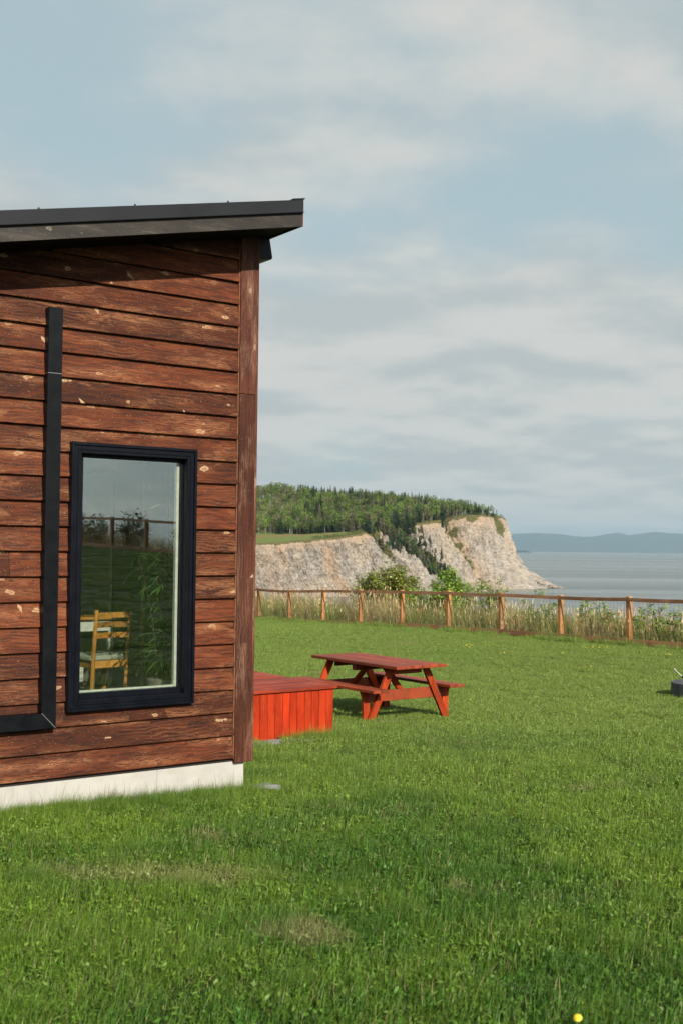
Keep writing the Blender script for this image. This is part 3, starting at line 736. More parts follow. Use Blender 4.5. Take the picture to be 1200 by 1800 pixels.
# ------------------------------------------------------------------ cabin (local x = along the wall, y = into the house, z = up)
cab = empty('wooden_cabin', P0, YAW, cat='cabin', label='reddish brown clapboard cabin with sloping black roof and tall black window')
SL = .215
def rakez(t): return 4.37 + SL * (t - .115)
TL = -5.2
LAP, Z0 = .1749, .284
def board(z0, t0, t1, label=None):
    zb = z0 + .022; zt = z0 + LAP + .018
    j = random.uniform(-.0015, .0015)
    pr = [(-.003 + j, zb), (-.004 + j, zb + .004), (.026 + j, zt), (.030, zt), (.030, zb)]
    b = MB().prism(pr, t0, t1, 'x')
    b.build('siding_board', M['siding'], cab)
rj = random.Random(11)
k = 0
while True:
    z0 = Z0 + LAP * k
    if z0 > rakez(-.17) : break
    tl = max(TL, (z0 + LAP - .15 - 4.37) / SL + .115)
    spans = [(tl, -.172)]
    if 3 <= k <= 12: spans = [(tl, -1.515), (-.570, -.172)]
    out = []
    for a, b in spans:
        cuts = []
        if k == 20: cuts = [-1.12]
        elif k == 8: cuts = [-1.955]
        elif b - a > 3: cuts = [rj.uniform(-4.6, -2.3)]
        cuts = [c for c in cuts if a + .3 < c < b - .3 or k in (8, 20) and a < c < b]
        e = [a] + cuts + [b]
        for i in range(len(e) - 1): out.append((e[i] + (.001 if i else 0), e[i + 1] - (.001 if i < len(e) - 2 else 0)))
    for a, b in out: board(z0, a, b)
    k += 1
# sheathing with the window hole
WO = (-1.462, -.623, .833, 2.572)
b = MB(); b.box(TL, WO[0], .032, .10, .27, 3.30); b.box(WO[1], -.03, .032, .10, .27, 3.9); b.box(WO[0], WO[1], .032, .10, .27, WO[2]); b.box(WO[0], WO[1], .032, .10, WO[3], 3.8)
b.prism([(TL, 3.3), (WO[0], 3.3), (WO[0], rakez(WO[0]) + .1), (TL, rakez(TL) + .1)], .033, .099, 'y')
b.prism([(WO[0], 3.8), (WO[1], 3.8), (WO[1], rakez(WO[1]) + .1), (WO[0], rakez(WO[0]) + .1)], .033, .099, 'y')
b.prism([(WO[1], 3.9), (-.03, 3.9), (-.03, rakez(-.03) + .1), (WO[1], rakez(WO[1]) + .1)], .033, .099, 'y')
b.build('wall_sheathing', M['sheath'], cab)
MB().box(-.176, -.167, .003, .028, .30, 4.28).build('joint_strip', M['caulk'], cab)
MB().box(-.166, -.022, -.010, .03, .268, 3.108, .003).build('corner_board', M['corner'], cab)
MB().box(-.166, -.022, -.010, .03, 3.111, 4.36, .003).build('corner_board', M['corner'], cab)
MB().box(-.021, .002, -.004, .16, .265, 4.34, .003).build('corner_board', M['corner'], cab, label='narrow edge board on the side of the corner')
# side wall toward the deck, back and far walls
b = MB(); b.box(-.10, -.022, .161, 6.0, .27, 4.34); b.build('side_wall', M['siding'], cab)
b = MB(); b.box(TL, -.10, 5.92, 6.0, .27, 3.2); b.build('back_wall', M['siding'], cab)
b = MB(); b.box(TL, TL + .08, .10, 5.92, .27, 3.22); b.build('end_wall', M['siding'], cab)
MB().box(TL, -.062, .03, 6.0, -.35, .276, .004).build('foundation', M['found'], cab)
# roof
zr = lambda t, d: rakez(t) + d
TE = .115
b = MB(); b.prism([(TL - .3, zr(TL - .3, .185)), (TE + .02, zr(TE + .02, .185)), (TE + .02, zr(TE + .02, .20)), (TL - .3, zr(TL - .3, .20))], -.40, 6.4, 'y'); b.build('roof', M['flash'], cab)
b = MB()
for yy in np.arange(.3, 6.3, .42): b.prism([(TL - .3, zr(TL - .3, .20)), (TE, zr(TE, .20)), (TE, zr(TE, .222)), (TL - .3, zr(TL - .3, .222))], yy, yy + .02, 'y')
o = b.build('roof_seams', M['flash'], cab); o['kind'] = 'stuff'
b = MB(); b.prism([(TL - .3, zr(TL - .3, .110)), (TE + .006, zr(TE, .110)), (TE + .006, zr(TE, .203)), (TL - .3, zr(TL - .3, .203))], -.436, -.40, 'y'); b.build('roof_flashing', M['flash'], cab)
b = MB(); b.prism([(TL - .3, zr(TL - .3, .105)), (TE + .012, zr(TE, .105)), (TE + .012, zr(TE, .109)), (TL - .3, zr(TL - .3, .109))], -.444, -.40, 'y'); b.build('drip_edge', M['black'], cab)
b = MB(); b.prism([(TE - .09, zr(TE - .09, .2035)), (TE + .014, zr(TE + .014, .2035)), (TE + .014, zr(TE + .014, .213)), (TE - .09, zr(TE - .09, .213))], -.442, -.30, 'y'); b.build('end_cap', M['flash'], cab)
b = MB(); b.prism([(TL - .3, zr(TL - .3, 0)), (TE, zr(TE, 0)), (TE, zr(TE, .105)), (TL - .3, zr(TL - .3, .105))], -.42, -.398, 'y'); b.build('rake_board', M['rake'], cab)
b = MB(); b.box(TE, TE + .014, -.42, 6.3, 4.372, 4.50); b.build('eave_board', M['corner'], cab)
b = MB(); b.prism([(TL - .3, zr(TL - .3, .012)), (TE, zr(TE, .012)), (TE, zr(TE, .024)), (TL - .3, zr(TL - .3, .024))], -.397, 6.3, 'y')
b.build('soffit', M['soffit'], cab)
for q in (-4.2, -3.45, -2.7, -1.96, -1.27, -.53):
    MB().tube([(q, -.418, zr(q, .195)), (q, -.418, zr(q, .215))], .007, 6).build('roof_screw', M['black'], cab)
b = MB(); b.prism([(.004, 4.375), (.100, 4.375), (.130, 4.215), (.118, 4.200), (.07, 4.192), (.004, 4.190)], .012, 6.2, 'y'); b.build('eave_trim', M['black'], cab)
# black trim duct on the wall (vertical run, mitred to a horizontal run)
D0_, D1_ = -.062, .014
VX0, VX1 = -1.735, -1.632
MB().box(VX0, VX1, D0_, D1_, 3.116, 3.572, .003).build('trim_duct', M['black'], cab)
MB().prism([(VX0, 3.112), (VX1, 3.112), (VX1, .664), (VX0, .770)], D0_, D1_, 'y').build('trim_duct', M['black'], cab)
MB().prism([(VX0 - .001, .766), (VX1 - .002, .661), (TL + .3, .661), (TL + .3, .766)], D0_, D1_, 'y').build('trim_duct', M['black'], cab)
MB().box(VX0 + .002, VX1 - .002, D0_ + .001, D1_, 3.1121, 3.1158).build('joint_strip', M['pale'], cab)
MB().bar((VX0 + .002, D0_ + .0005, .7675), (VX1 - .002, D0_ + .0005, .6625), .003, .0035, (0, 1, 0)).build('joint_strip', M['pale'], cab)
# window
win = bpy.data.objects.new('window', None); link(win, cab)
def ring(x0, x1, z0, z1, wl_, wr_, wb, wt, y0, y1, name, mat, bev=.003):
    b = MB()
    b.bbox(x0, x0 + wl_, y0, y1, z0, z1, bev); b.bbox(x1 - wr_, x1, y0, y1, z0, z1, bev)
    b.bbox(x0 + wl_ - .0005, x1 - wr_ + .0005, y0, y1, z0, z0 + wb, bev); b.bbox(x0 + wl_ - .0005, x1 - wr_ + .0005, y0, y1, z1 - wt, z1, bev)
    return b.build(name, mat, win)
ring(-1.540, -.545, .755, 2.650, .022, .022, .022, .022, -.046, .012, 'window_casing', M['trimblack'])
ring(-1.519, -.566, .776, 2.629, .056, .056, .056, .056, -.034, .015, 'window_casing', M['trimblack'])
ring(-1.494, -.591, .801, 2.604, .010, .010, .010, .010, -.040, -.030, 'window_casing', M['trimblack'])
ring(-1.475, -.610, .820, 2.585, .013, .013, .013, .013, -.02, .09, 'window_jamb', M['trimblack'])
ring(-1.462, -.623, .833, 2.572, .042, .013, .040, .023, .035, .085, 'window_sash', M['trimblack'])
ring(-1.470, -.615, .825, 2.580, .040, .006, .032, .02, .098, .150, 'inner_frame', M['white'], .002)
ring(-1.418, -.640, .875, 2.548,   .004, .022, .013, .004, .062, .097, 'glazing_spacer', M['white'], .001)
MB().box(-1.425, -.630, .052, .058, .868, 2.553).build('pane', M['glass'], win)

# interior shell (in place seen through the glass)
FZ = .593
MB().box(TL + .085, -.105, .13, 5.9, FZ - .06, FZ).build('floor', M['infloor'], cab)
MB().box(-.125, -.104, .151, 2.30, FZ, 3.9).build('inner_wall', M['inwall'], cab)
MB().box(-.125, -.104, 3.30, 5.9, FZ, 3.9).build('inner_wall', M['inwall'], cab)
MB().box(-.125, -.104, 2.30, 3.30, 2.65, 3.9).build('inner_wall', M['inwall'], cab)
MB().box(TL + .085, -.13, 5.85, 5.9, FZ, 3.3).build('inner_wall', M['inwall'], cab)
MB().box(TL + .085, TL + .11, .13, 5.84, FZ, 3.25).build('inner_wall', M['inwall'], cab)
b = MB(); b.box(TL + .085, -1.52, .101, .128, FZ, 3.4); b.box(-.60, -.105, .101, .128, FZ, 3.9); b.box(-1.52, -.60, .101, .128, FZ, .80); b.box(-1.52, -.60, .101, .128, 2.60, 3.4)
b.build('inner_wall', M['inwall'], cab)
MB().box(TL + .085, -.13, .13, 5.9, 3.02, 3.06).build('inner_ceiling', M['ceil'], cab)
dr = MB().box(-.150, -.126, 2.33, 3.27, FZ + .02, 2.62, .004).build('door', M['whitepaint'], cab)
for (a, c) in ((1.10, 1.17), (1.62, 1.68)):
    MB().box(-.15, -.126, a, c, FZ, 2.9, .004).build('wall_trim', M['palepost'], cab)
for q in range(3): MB().box(-.150, -.135, .32 + q * .05, .345 + q * .05, FZ + .05, 2.2).build('blind_slat', M['white'], cab)

# ------------------------------------------------------------------ chair, table and plant inside
def H(x, y, z): return P0 + T * x - N * y + Vector((0, 0, z))
ch = empty('wooden_chair', H(-.57, 1.38, FZ), YAW + R(8), cat='chair', label='light wooden ladder back chair with pale cushion behind the window')
for sx in (-1, 1):
    MB().tube([(sx * .165, .02, 0), (sx * .165, 0, .40), (sx * .172, -.05, .79)], [.019, .019, .015], 8).build('back_post', M['oak'], ch)
    MB().bar((sx * .165, .36, 0), (sx * .165, .36, .38), .034, .034, (0, 1, 0)).build('leg', M['oak'], ch)
for z_ in (.745, .665, .575):
    y_ = -(z_ - .40) / .39 * .05
    b = MB(); n = 8
    pts = [(-.158 + .316 * i / n, y_ - .022 * math.sin(math.pi * i / n) * -1, z_) for i in range(n + 1)]
    for i in range(n): b.bar(pts[i], pts[i + 1], .016, .046)
    b.build('back_rail', M['oak'], ch)
MB().box(-.165, .165, .0, .03, .30, .36, .004).build('apron', M['oak'], ch)
MB().box(-.165, .165, .33, .36, .30, .36, .004).build('apron', M['oak'], ch)
for sx in (-.165, .135): MB().box(sx, sx + .03, .03, .33, .30, .36, .004).build('apron', M['oak'], ch)
MB().bbox(-.185, .185, .01, .39, .362, .405, .018).build('cushion', M['cushion'], ch)
tb = empty('dining_table', H(-.58, 2.25, FZ), YAW, cat='table', label='white dining table with brown top behind the wooden chair')
MB().box(-1.0, .38, -.26, .5, .665, .69, .004).build('table_top', M['oak'], tb)
MB().box(-.95, .33, -.22, .46, .56, .664, .003).build('table_apron', M['whitepaint'], tb)
for sx in (-.9, .31):
    for sy in (-.2, .44): MB().box(sx - .022, sx + .022, sy - .022, sy + .022, 0, .56, .003).build('leg', M['whitepaint'], tb)
ch2 = empty('dining_chair', H(-1.06, 1.62, FZ), YAW + R(70), cat='chair', label='second chair with rounded pale seat partly hidden at left of the window')
MB().bbox(-.18, .18, -.17, .17, .37, .42, .02).build('cushion', M['cushion'], ch2)
for sx in (-.15, .15):
    for sy in (-.14, .14): MB().box(sx - .015, sx + .015, sy - .015, sy + .015, 0, .37, .003).build('leg', M['black'], ch2)
mg = MB().box(-.3, .05, -.1, .12, .69, .70).build('magazine', M['cushion']); mg.parent = None
mg.location = H(-.75, 2.25, FZ + .699); mg.rotation_euler = (0, 0, YAW + .2); tag(mg, 'pale magazine lying on the dining table inside', 'magazine')
def leaf_cloud(pts, dirs, L, W, cols, curl=.25):
    """lanceolate leaves: 6 vertices each"""
    n = len(pts); d = dirs / np.linalg.norm(dirs, axis=1)[:, None]; upv = np.tile([0, 0, 1.], (n, 1)) + rng.normal(0, .5, (n, 3))
    sdv = np.cross(d, upv); sdv /= np.linalg.norm(sdv, axis=1)[:, None] + 1e-9; nv = np.cross(sdv, d)
    L = L[:, None]; W = W[:, None]
    v = np.stack([pts, pts + d * L * .35 + sdv * W * .5, pts + d * L * .35 - sdv * W * .5, pts + d * L * .72 + sdv * W * .38 - nv * L * curl * .4, pts + d * L * .72 - sdv * W * .38 - nv * L * curl * .4, pts + d * L - nv * L * curl], 1)
    b = (np.arange(n) * 6)[:, None]
    f3 = np.concatenate([b + [0, 2, 1], b + [3, 4, 5]], 0); f4 = b + [1, 2, 4, 3]
    return v.reshape(-1, 3), [list(map(int, q)) for q in f3] + [list(map(int, q)) for q in f4], np.repeat(cols, 6, 0)
pl = empty('bamboo_plant', H(-.53, .47, FZ), 0, cat='plant', label='leafy bamboo plant in a pot inside the window corner')
b = MB(); b.tube([(0, 0, 0), (0, 0, .02), (0, 0, .28), (0, 0, .30)], [.10, .11, .14, .14], 16); b.build('pot', M['pot'], pl, smooth=True)
rp = random.Random(5); b = MB(); lp = []; ld = []
for k in range(11):
    a = rp.uniform(0, 6.28); r_ = rp.uniform(.0, .07); x_, y_ = math.cos(a) * r_, math.sin(a) * r_; hh = rp.uniform(.9, 1.75); lx, ly = rp.uniform(-.18, .14), rp.uniform(-.10, .2)
    pts = [(x_ + lx * (t * t), y_ + ly * t * t, .26 + hh * t) for t in (0, .25, .5, .75, 1)]; b.tube(pts, [.007, .006, .005, .004, .002], 5)
    for q in range(26):
        t = rp.uniform(.12, 1); c = (x_ + lx * t * t, y_ + ly * t * t, .26 + hh * t); aa = rp.uniform(0, 6.28)
        lp.append(c); ld.append((math.cos(aa), math.sin(aa), rp.uniform(-.6, .35)))
b.build('stems', M['bark'], pl, centre=False)
n = len(lp); cs = np.array([.06, .14, .03]) * rng.uniform(.5, 1.5, (n, 1)) + np.array([.03, .02, 0]) * rng.random((n, 1))
v, f, c = leaf_cloud(np.array(lp), np.array(ld), rng.uniform(.10, .2, n), rng.uniform(.014, .026, n), cs, .4)
o = mesh_obj('leaves', v, f, M['leaf'], pl, tint=c); o['kind'] = 'stuff'

# ------------------------------------------------------------------ deck
DT0, DT1, DY0, DY1, DZ = -.018, 2.655, 2.585, 5.9, .43
dk = empty('wooden_deck', H(1.3, 4.2, -.12), YAW, cat='deck', label='low red stained wooden deck against the side of the cabin')
dko = Vector((1.3, 4.2, -.12))
def dbuild(b, name, mat, label=None):
    b.v = [tuple(Vector(v) - dko) for v in b.v]; return b.build(name, mat, dk, label=label)
y = DY0; rd = random.Random(2)
while y < DY1 - .05:
    dbuild(MB().box(DT0, DT1 + rd.uniform(-.003, .003), y, y + .134, DZ - .034 + rd.uniform(-.001, .001), DZ + rd.uniform(-.0015, .0015), .003), 'deck_board', M['decktop']); y += .139
t = DT1 - .03
while t > 0:
    w = .094 + rd.uniform(-.004, .004)
    if t - w < 0: break
    dbuild(MB().box(t - w + .0035, t, DY0 + .028 + rd.uniform(0, .003), DY0 + .045, -.135 + rd.uniform(-.012, .012), DZ - .036, .003), 'skirt_board', M['deckred']); t -= w
y = DY0 + .05
while y < DY1 - .1:
    dbuild(MB().box(DT1 - .047, DT1 - .030, y, y + .09, -.2, DZ - .036, .003), 'skirt_board', M['deckred']); y += .094
dbuild(MB().box(DT0, DT1 - .05, DY0 + .05, DY0 + .09, -.12, DZ - .04), 'joist', M['deckred'])
dbuild(MB().box(DT1 - .09, DT1 - .05, DY0 + .10, DY1, -.12, DZ - .04), 'joist', M['deckred'])
# gravel at the foot of the deck
V = []; Fc = []
for k in range(700):
    x_ = rd.uniform(1.0, 2.25) if k < 600 else rd.uniform(2.45, 2.75); y_ = 2.60 - rd.random() ** 1.3 * (.34 if k < 600 else .12); w = H(x_, y_, 0); zz = gz(w.x, w.y); sz = rd.uniform(.008, .022); i = len(V)
    for q in IV: V.append((w.x + q[0] * sz * 1.2, w.y + q[1] * sz, zz + q[2] * sz * .6 + .012))
    Fc += [[i + a for a in f] for f in IF]
o = mesh_obj('gravel', V, Fc, M['gravel']); tag(o, kind='stuff')
def stone(w, s_, label, mat):
    v = [(q[0] * s_ * 1.5 * random.uniform(.9, 1.1), q[1] * s_, q[2] * s_ * .35) for q in IV]
    o = mesh_obj('flat_stone', v, IF, mat, loc=w); tag(o, label, 'stone'); return o
w = H(.02, -.06, 0); stone((w.x + .05, w.y, gz(w.x, w.y) + .05), .09, 'flat grey stone in the grass at the foot of the cabin corner', M['stone'])

# ------------------------------------------------------------------ picnic table (local x across, y along)
TZ = -.275
pt = empty('picnic_table', H(4.735, 4.58, TZ), YAW, cat='picnic table', label='red stained wooden picnic table with attached benches on the lawn')
TH = .725
for i in range(6):
    x0 = -.417 + i * .1395; MB().box(x0, x0 + .133, -.94 + rd.uniform(-.004, .004), .94, TH - .038, TH + rd.uniform(-.002, .002), .004).build('table_board', M['table'], pt)
for sx in (-1, 1):
    for q in range(2):
        a = sx * (.505 + .122 * q); bx0 = min(a, a + sx * .117); MB().box(bx0, bx0 + .117, -.90, .90, .405, .443, .004).build('bench_board', M['table'], pt)
for sy in (-1, 1):
    yy = sy * .66
    for sx in (-1, 1):
        # splayed A leg, lower end cut level
        w = .052
        pr = [(sx * (.275 - w), TH - .04), (sx * (.275 + w), TH - .04), (sx * (.645 + w * .9), -.02), (sx * (.645 - w * 1.1), -.02)]
        if sx < 0: pr = pr[::-1]
        MB().prism(pr, yy - .019, yy + .019, 'y').build('leg', M['tableleg'], pt)
        # bench leg standing inside the frame
        y1 = yy - sy * .04
        pr = [(sx * .55, .404), (sx * .735, .404), (sx * .70, .31), (sx * .69, -.02), (sx * .60, -.02), (sx * .60, .31)]
        if sx < 0: pr = pr[::-1]
        MB().prism(pr, y1 - .018 - sy * .0, y1 + .018, 'y').build('bench_leg', M['tableleg'], pt)
        for (bx, bz) in ((.475, .35), (.50, .30)):
            MB().tube([(sx * bx, yy + sy * .019, bz), (sx * bx, yy + sy * .026, bz)], .012, 8).build('bolt', M['screw'], pt)
    y2 = yy + sy * .0385 if sy > 0 else yy + .0385
    MB().box(-.62, .62, y2 - .0185, y2 + .0185, .265, .402, .004).build('crossbar', M['table'], pt)
    MB().box(-.24, .24, yy - sy * .04 - .019, yy - sy * .04 + .019, TH - .13, TH - .041, .004).build('top_batten', M['table'], pt)
    MB().bar((0, yy - sy * .08, .30), (0, sy * .14, TH - .05), .085, .038, (0, 1, 0)).build('brace', M['tableleg'], pt)
MB().box(-.38, .38, -.045, .045, TH - .125, TH - .041, .004).build('top_batten', M['table'], pt)

# ------------------------------------------------------------------ fire ring with poker
fx, fy = 5.11 + .47, 18.0; fz = gz(fx, fy)
fp = empty('fire_ring', (fx, fy, fz), 0, cat='fire pit', label='dark round fire ring standing on the lawn')
b = MB(); n = 40; Ro, Ri, hh = .47, .36, .205
for k in range(n):
    a = 2 * math.pi * k / n; c, s_ = math.cos(a), math.sin(a)
    b.v += [(Ro * c, Ro * s_, -.08), (Ro * c, Ro * s_, hh - .012), ((Ro - .012) * c, (Ro - .012) * s_, hh), (Ri * c, Ri * s_, hh - .004), (Ri * c, Ri * s_, -.02)]
for k in range(n):
    i, j = k * 5, ((k + 1) % n) * 5
    for q in range(4): b.f.append([i + q, j + q, j + q + 1, i + q + 1])
b.build('ring_wall', M['pit'], fp, centre=False)
b = MB(); b.tube([(0, 0, .0), (0, 0, .03), (0, 0, .05)], [Ri, Ri, .1], 24); b.build('ash_bed', M['ash'], fp, centre=False)
for k in range(5):
    a = k * 1.3; b = MB(); b.tube([(-.18 * math.cos(a), -.18 * math.sin(a), .06 + .01 * k), (.2 * math.cos(a), .2 * math.sin(a), .09 + .01 * k)], .03, 7); b.build('burnt_log', M['ash'], fp)
pk = empty('fire_poker', (fx - .16, fy, fz + .17), 0, cat='poker', label='metal poker with black shaft leaning out of the fire ring')
MB().tube([(.08, 0, -.08), (-.165, 0, .125)], .017, 8).build('shaft', M['black'], pk)
MB().tube([(-.1655, 0, .1255), (-.285, 0, .245)], .008, 8).build('tip', M['steel'], pk)

# ------------------------------------------------------------------ fence
fen = empty('wooden_fence', (F8[0], F8[1], gz(*F8)), math.atan2(FD[1], FD[0]), cat='fence', label='long brown post and rail fence along the edge of the lawn')
fo = Vector((F8[0], F8[1], gz(*F8)))
MI = fen.matrix_basis.inverted() if False else Matrix.Translation(fo) @ Matrix.Rotation(math.atan2(FD[1], FD[0]), 4, 'Z')
MIi = MI.inverted()
rfn = random.Random(21)
PH = 1.20
def post_at(i):
    q = F0 + FD * SP * i; return q, gz(q[0], q[1])
I0, I1 = -3, 28
heights = {}
for i in range(I0, I1 + 1): heights[i] = post_at(i)[1] + PH + rfn.uniform(-.02, .02)
for i in range(I0, I1 + 1):
    q, z_ = post_at(i); L = MIi @ Vector((q[0], q[1], z_)); w = .058
    ang = rfn.uniform(-.012, .012); dz = heights[i] - z_
    b = MB(); b.bbox(-w, w, -w, w, -.25, dz + .01, .008)
    o = b.build('post', M['post'], fen); o.location = (L.x, L.y, L.z + (dz - .24) / 2); o.rotation_euler = (ang, rfn.uniform(-.012, .012), rfn.uniform(-.04, .04))
    if i < I1:
        q2, z2 = post_at(i + 1); L2 = MIi @ Vector((q2[0], q2[1], z2)); yo = -(w + .020)
        za, zb = L.z + heights[i] - z_ - .065, L2.z + heights[i + 1] - z2 - .065
        n = 6; b = MB(); sag = rfn.uniform(-.008, .02)
        pts = [(L.x + (L2.x - L.x) * t / n, L.y + yo, za + (zb - za) * t / n - sag * math.sin(math.pi * t / n)) for t in range(n + 1)]
        i0 = 0
        for k, p_ in enumerate(pts):
            x_ = p_[0] + (.002 if k == 0 else -.002 if k == n else 0)
            b.v += [(x_, p_[1] - .019, p_[2] - .046), (x_, p_[1] + .019, p_[2] - .046), (x_, p_[1] + .019, p_[2] + .046), (x_, p_[1] - .019, p_[2] + .046)]
        for k in range(n):
            for e in range(4): b.f.append([k * 4 + e, k * 4 + (e + 1) % 4, k * 4 + 4 + (e + 1) % 4, k * 4 + 4 + e])
        b.f += [[3, 2, 1, 0], [n * 4, n * 4 + 1, n * 4 + 2, n * 4 + 3]]
        b.build('rail', M['rail'], fen)
        gm = [gz(*(q + (q2 - q) * t)) for t in (0, .5, 1)]
        dzb = rfn.uniform(-.01, .03) + (.0 if 4 <= i else -.02)
        b = MB(); b.bar((L.x + .003, L.y + yo, L.z + .085 + dzb), (L2.x - .003, L2.y + yo, L2.z + .085 + dzb), .036, .13); b.build('bottom_board', M['rail'], fen)
b = MB()
for i in range(I0, I1):
    q, z_ = post_at(i); q2, z2 = post_at(i + 1); A = MIi @ Vector((q[0], q[1], z_)); B = MIi @ Vector((q2[0], q2[1], z2))
    for k in range(8):
        h_ = .16 + k * .125; b.bar((A.x, A.y - .04, A.z + h_), (B.x, B.y - .04, B.z + h_), .0025, .0025)
    for k in range(1, 20):
        t = k / 20; p_ = A.lerp(B, t); b.bar((p_.x, p_.y - .043, p_.z + .14), (p_.x, p_.y - .043, p_.z + 1.1), .0025, .0025, (0, 1, 0))
o = b.build('wire_mesh', M['wire'], fen); o['kind'] = 'stuff'

# ------------------------------------------------------------------ tall grass behind the fence
def blades(base, h, w, lean_dir, lean, cols, n=3):
    """tapered curved blades; base (k,3)"""
    k = len(base); side = np.stack([-np.sin(lean_dir + .6), np.cos(lean_dir + .6), np.zeros(k)], 1); ld_ = np.stack([np.cos(lean_dir), np.sin(lean_dir), np.zeros(k)], 1)
    rows = []
    for j in range(n + 1):
        t = j / n; c = base + ld_ * (lean * h * t * t)[:, None] + np.array([0, 0, 1.]) * (h * t * (1 - .25 * lean * t))[:, None]; ww = (w * (1 - t) ** .7)[:, None] * .5
        if j < n: rows += [c - side * ww, c + side * ww]
        else: rows.append(c)
    v = np.stack(rows, 1).reshape(-1, 3); m = 2 * n + 1; b = (np.arange(k) * m)[:, None]; f = []
    quads = [b + [2 * j, 2 * j + 1, 2 * j + 3, 2 * j + 2] for j in range(n - 1)]; tri = b + [2 * n - 2, 2 * n - 1, 2 * n]
    f = np.concatenate(quads, 0).tolist() + tri.tolist()
    return v, f, np.repeat(cols, m, 0)
PAL = np.array([(.74, .55, .26), (.82, .66, .37), (.34, .42, .10), (.23, .37, .06), (.55, .21, .09), (.58, .48, .20)])
def tall_grass(s0, s1, n, hs, umax, name, label, sd_):
    r = np.random.default_rng(sd_); s_ = r.uniform(s0, s1, n); u = .12 + (umax - .12) * r.random(n) ** 1.1
    q = F8 + FD * s_[:, None] + FO * u[:, None]; z_ = ground_z(q[:, 0], q[:, 1])
    cl = np.array([noise.noise(Vector((a * .35, b_ * .6, 2))) for a, b_ in zip(s_, u)]); cl2 = np.array([noise.noise(Vector((a * .9, b_ * 1.1, 7))) for a, b_ in zip(s_, u)])
    pr = np.clip((s_ + 8) / 16, 0, 1)      # drier and redder towards the near end
    rr = r.random(n); ci = np.where(rr + cl * .9 > .52 - .16 * pr, r.integers(0, 2, n), np.where(rr + cl2 < .38, 3, 2)); ci = np.where((r.random(n) < .06 + .16 * pr * (cl2 > .05)), 4, ci); ci = np.where(r.random(n) < .15, 5, ci)
    c = PAL[ci] * r.uniform(.65, 1.3, (n, 1)); h = hs * r.uniform(.45, 1.1, n) * (1 + .35 * cl) * np.interp(s_, [-20, -4, 4], [1.30, 1.12, .92]); 
    v, f, cc = blades(np.c_[q, z_ - .02], h, r.uniform(.008, .018, n), r.uniform(-.6, 1.4, n) + math.pi, r.uniform(.05, .75, n), c)
    # plumes
    m = int(n * .16); j = r.choice(n, m, replace=False); tip = v.reshape(n, 7, 3)[j, 6]; hd = np.where(r.random(m) < .25, 4, 1)
    v2, f2, c2 = blades(tip - np.array([0, 0, .05]), r.uniform(.08, .18, m), r.uniform(.012, .028, m), r.uniform(0, 6.28, m), r.uniform(.1, .6, m), PAL[hd] * r.uniform(.8, 1.3, (m, 1)))
    off = len(v); o = mesh_obj(name, np.r_[v, v2], f + [[i + off for i in q_] for q_ in f2], M['tall'], tint=np.r_[cc, c2]); tag(o, kind='stuff', label=label)
tall_grass(-29, 9, 34000, .92, 3.6, 'tall_grass', 'dry and green tall grass behind the fence', 1)
tall_grass(9, 55, 15000, .85, 3.0, 'tall_grass', 'tall grass behind the near end of the fence', 2)

# ------------------------------------------------------------------ shrubs
def shrub(name, label, base, w, h, nst, nlf, lsz, cols, seed, group=None, wispy=False, dep=.8):
    r = random.Random(seed); g = np.random.default_rng(seed)
    e = empty(name, base, 0, cat='shrub', label=label, group=group)
    b = MB(); tips = []
    for k in range(nst):
        a = r.uniform(0, 6.28); rr = r.random() ** .6; tx, ty = math.cos(a) * rr * w / 2, math.sin(a) * rr * w / 2 * dep; hh = h * (1 - .45 * rr ** 2) * r.uniform(.75, 1.05)
        x0, y0 = tx * .25 + r.uniform(-.05, .05), ty * .25
        pts = [(x0 + (tx - x0) * t ** .8 + r.uniform(-.02, .02), y0 + (ty - y0) * t, hh * t) for t in (0, .3, .6, .85, 1)]
        b.tube(pts, [.018, .013, .009, .006, .003] if not wispy else [.009, .007, .005, .004, .002], 4)
        tips.append(pts)
        for q in range(3):
            i = r.choice((1, 2, 3)); p_ = Vector(pts[i]); d = Vector((r.uniform(-1, 1), r.uniform(-1, 1), r.uniform(.2, 1))).normalized() * h * .18; b.tube([p_, p_ + d], [.005, .002], 3); tips.append([p_, p_ + d * .3, p_ + d * .5, p_ + d * .8, p_ + d])
    b.build('stems', M['bark'], e, centre=False)
    P = []; 
    for k in range(nlf):
        pts = r.choice(tips); t = r.random() ** (.45 if not wispy else .6) * 4; i = min(int(t), 3); f = t - i
        p_ = Vector(pts[i]).lerp(Vector(pts[i + 1]), f) + Vector((r.gauss(0, .06), r.gauss(0, .06), r.gauss(0, .05))) * (1.5 if not wispy else .6); P.append(tuple(p_))
    P = np.array(P); d = g.normal(0, 1, (nlf, 3)); d[:, 2] = np.abs(d[:, 2]) * .6; cl = g.integers(0, len(cols), nlf)
    C_ = np.array(cols)[cl] * g.uniform(.6, 1.35, (nlf, 1))
    v, f, c = leaf_cloud(P, d, lsz * g.uniform(.6, 1.25, nlf), lsz * .55 * g.uniform(.7, 1.2, nlf), C_)
    o = mesh_obj('foliage', v, f, M['leaf'], e, tint=c); o['kind'] = 'stuff'
    return e
def beyond(s_, u):
    q = F8 + FD * s_ + FO * u; return (q[0], q[1], gz(q[0], q[1]))
def px_to(px, u):
    """point u metres beyond the fence line in a given direction from the origin"""
    k = (px - 600) / FPX; b0 = F0 + FO * u; t = (k * b0[1] - b0[0]) / (FD[0] - k * FD[1]); q = b0 + FD * t; return (q[0], q[1], gz(q[0], q[1]))
G1 = [(.28, .36, .05), (.18, .27, .035), (.34, .38, .08), (.27, .19, .06)]
G2 = [(.26, .42, .05), (.18, .33, .035), (.34, .44, .06)]
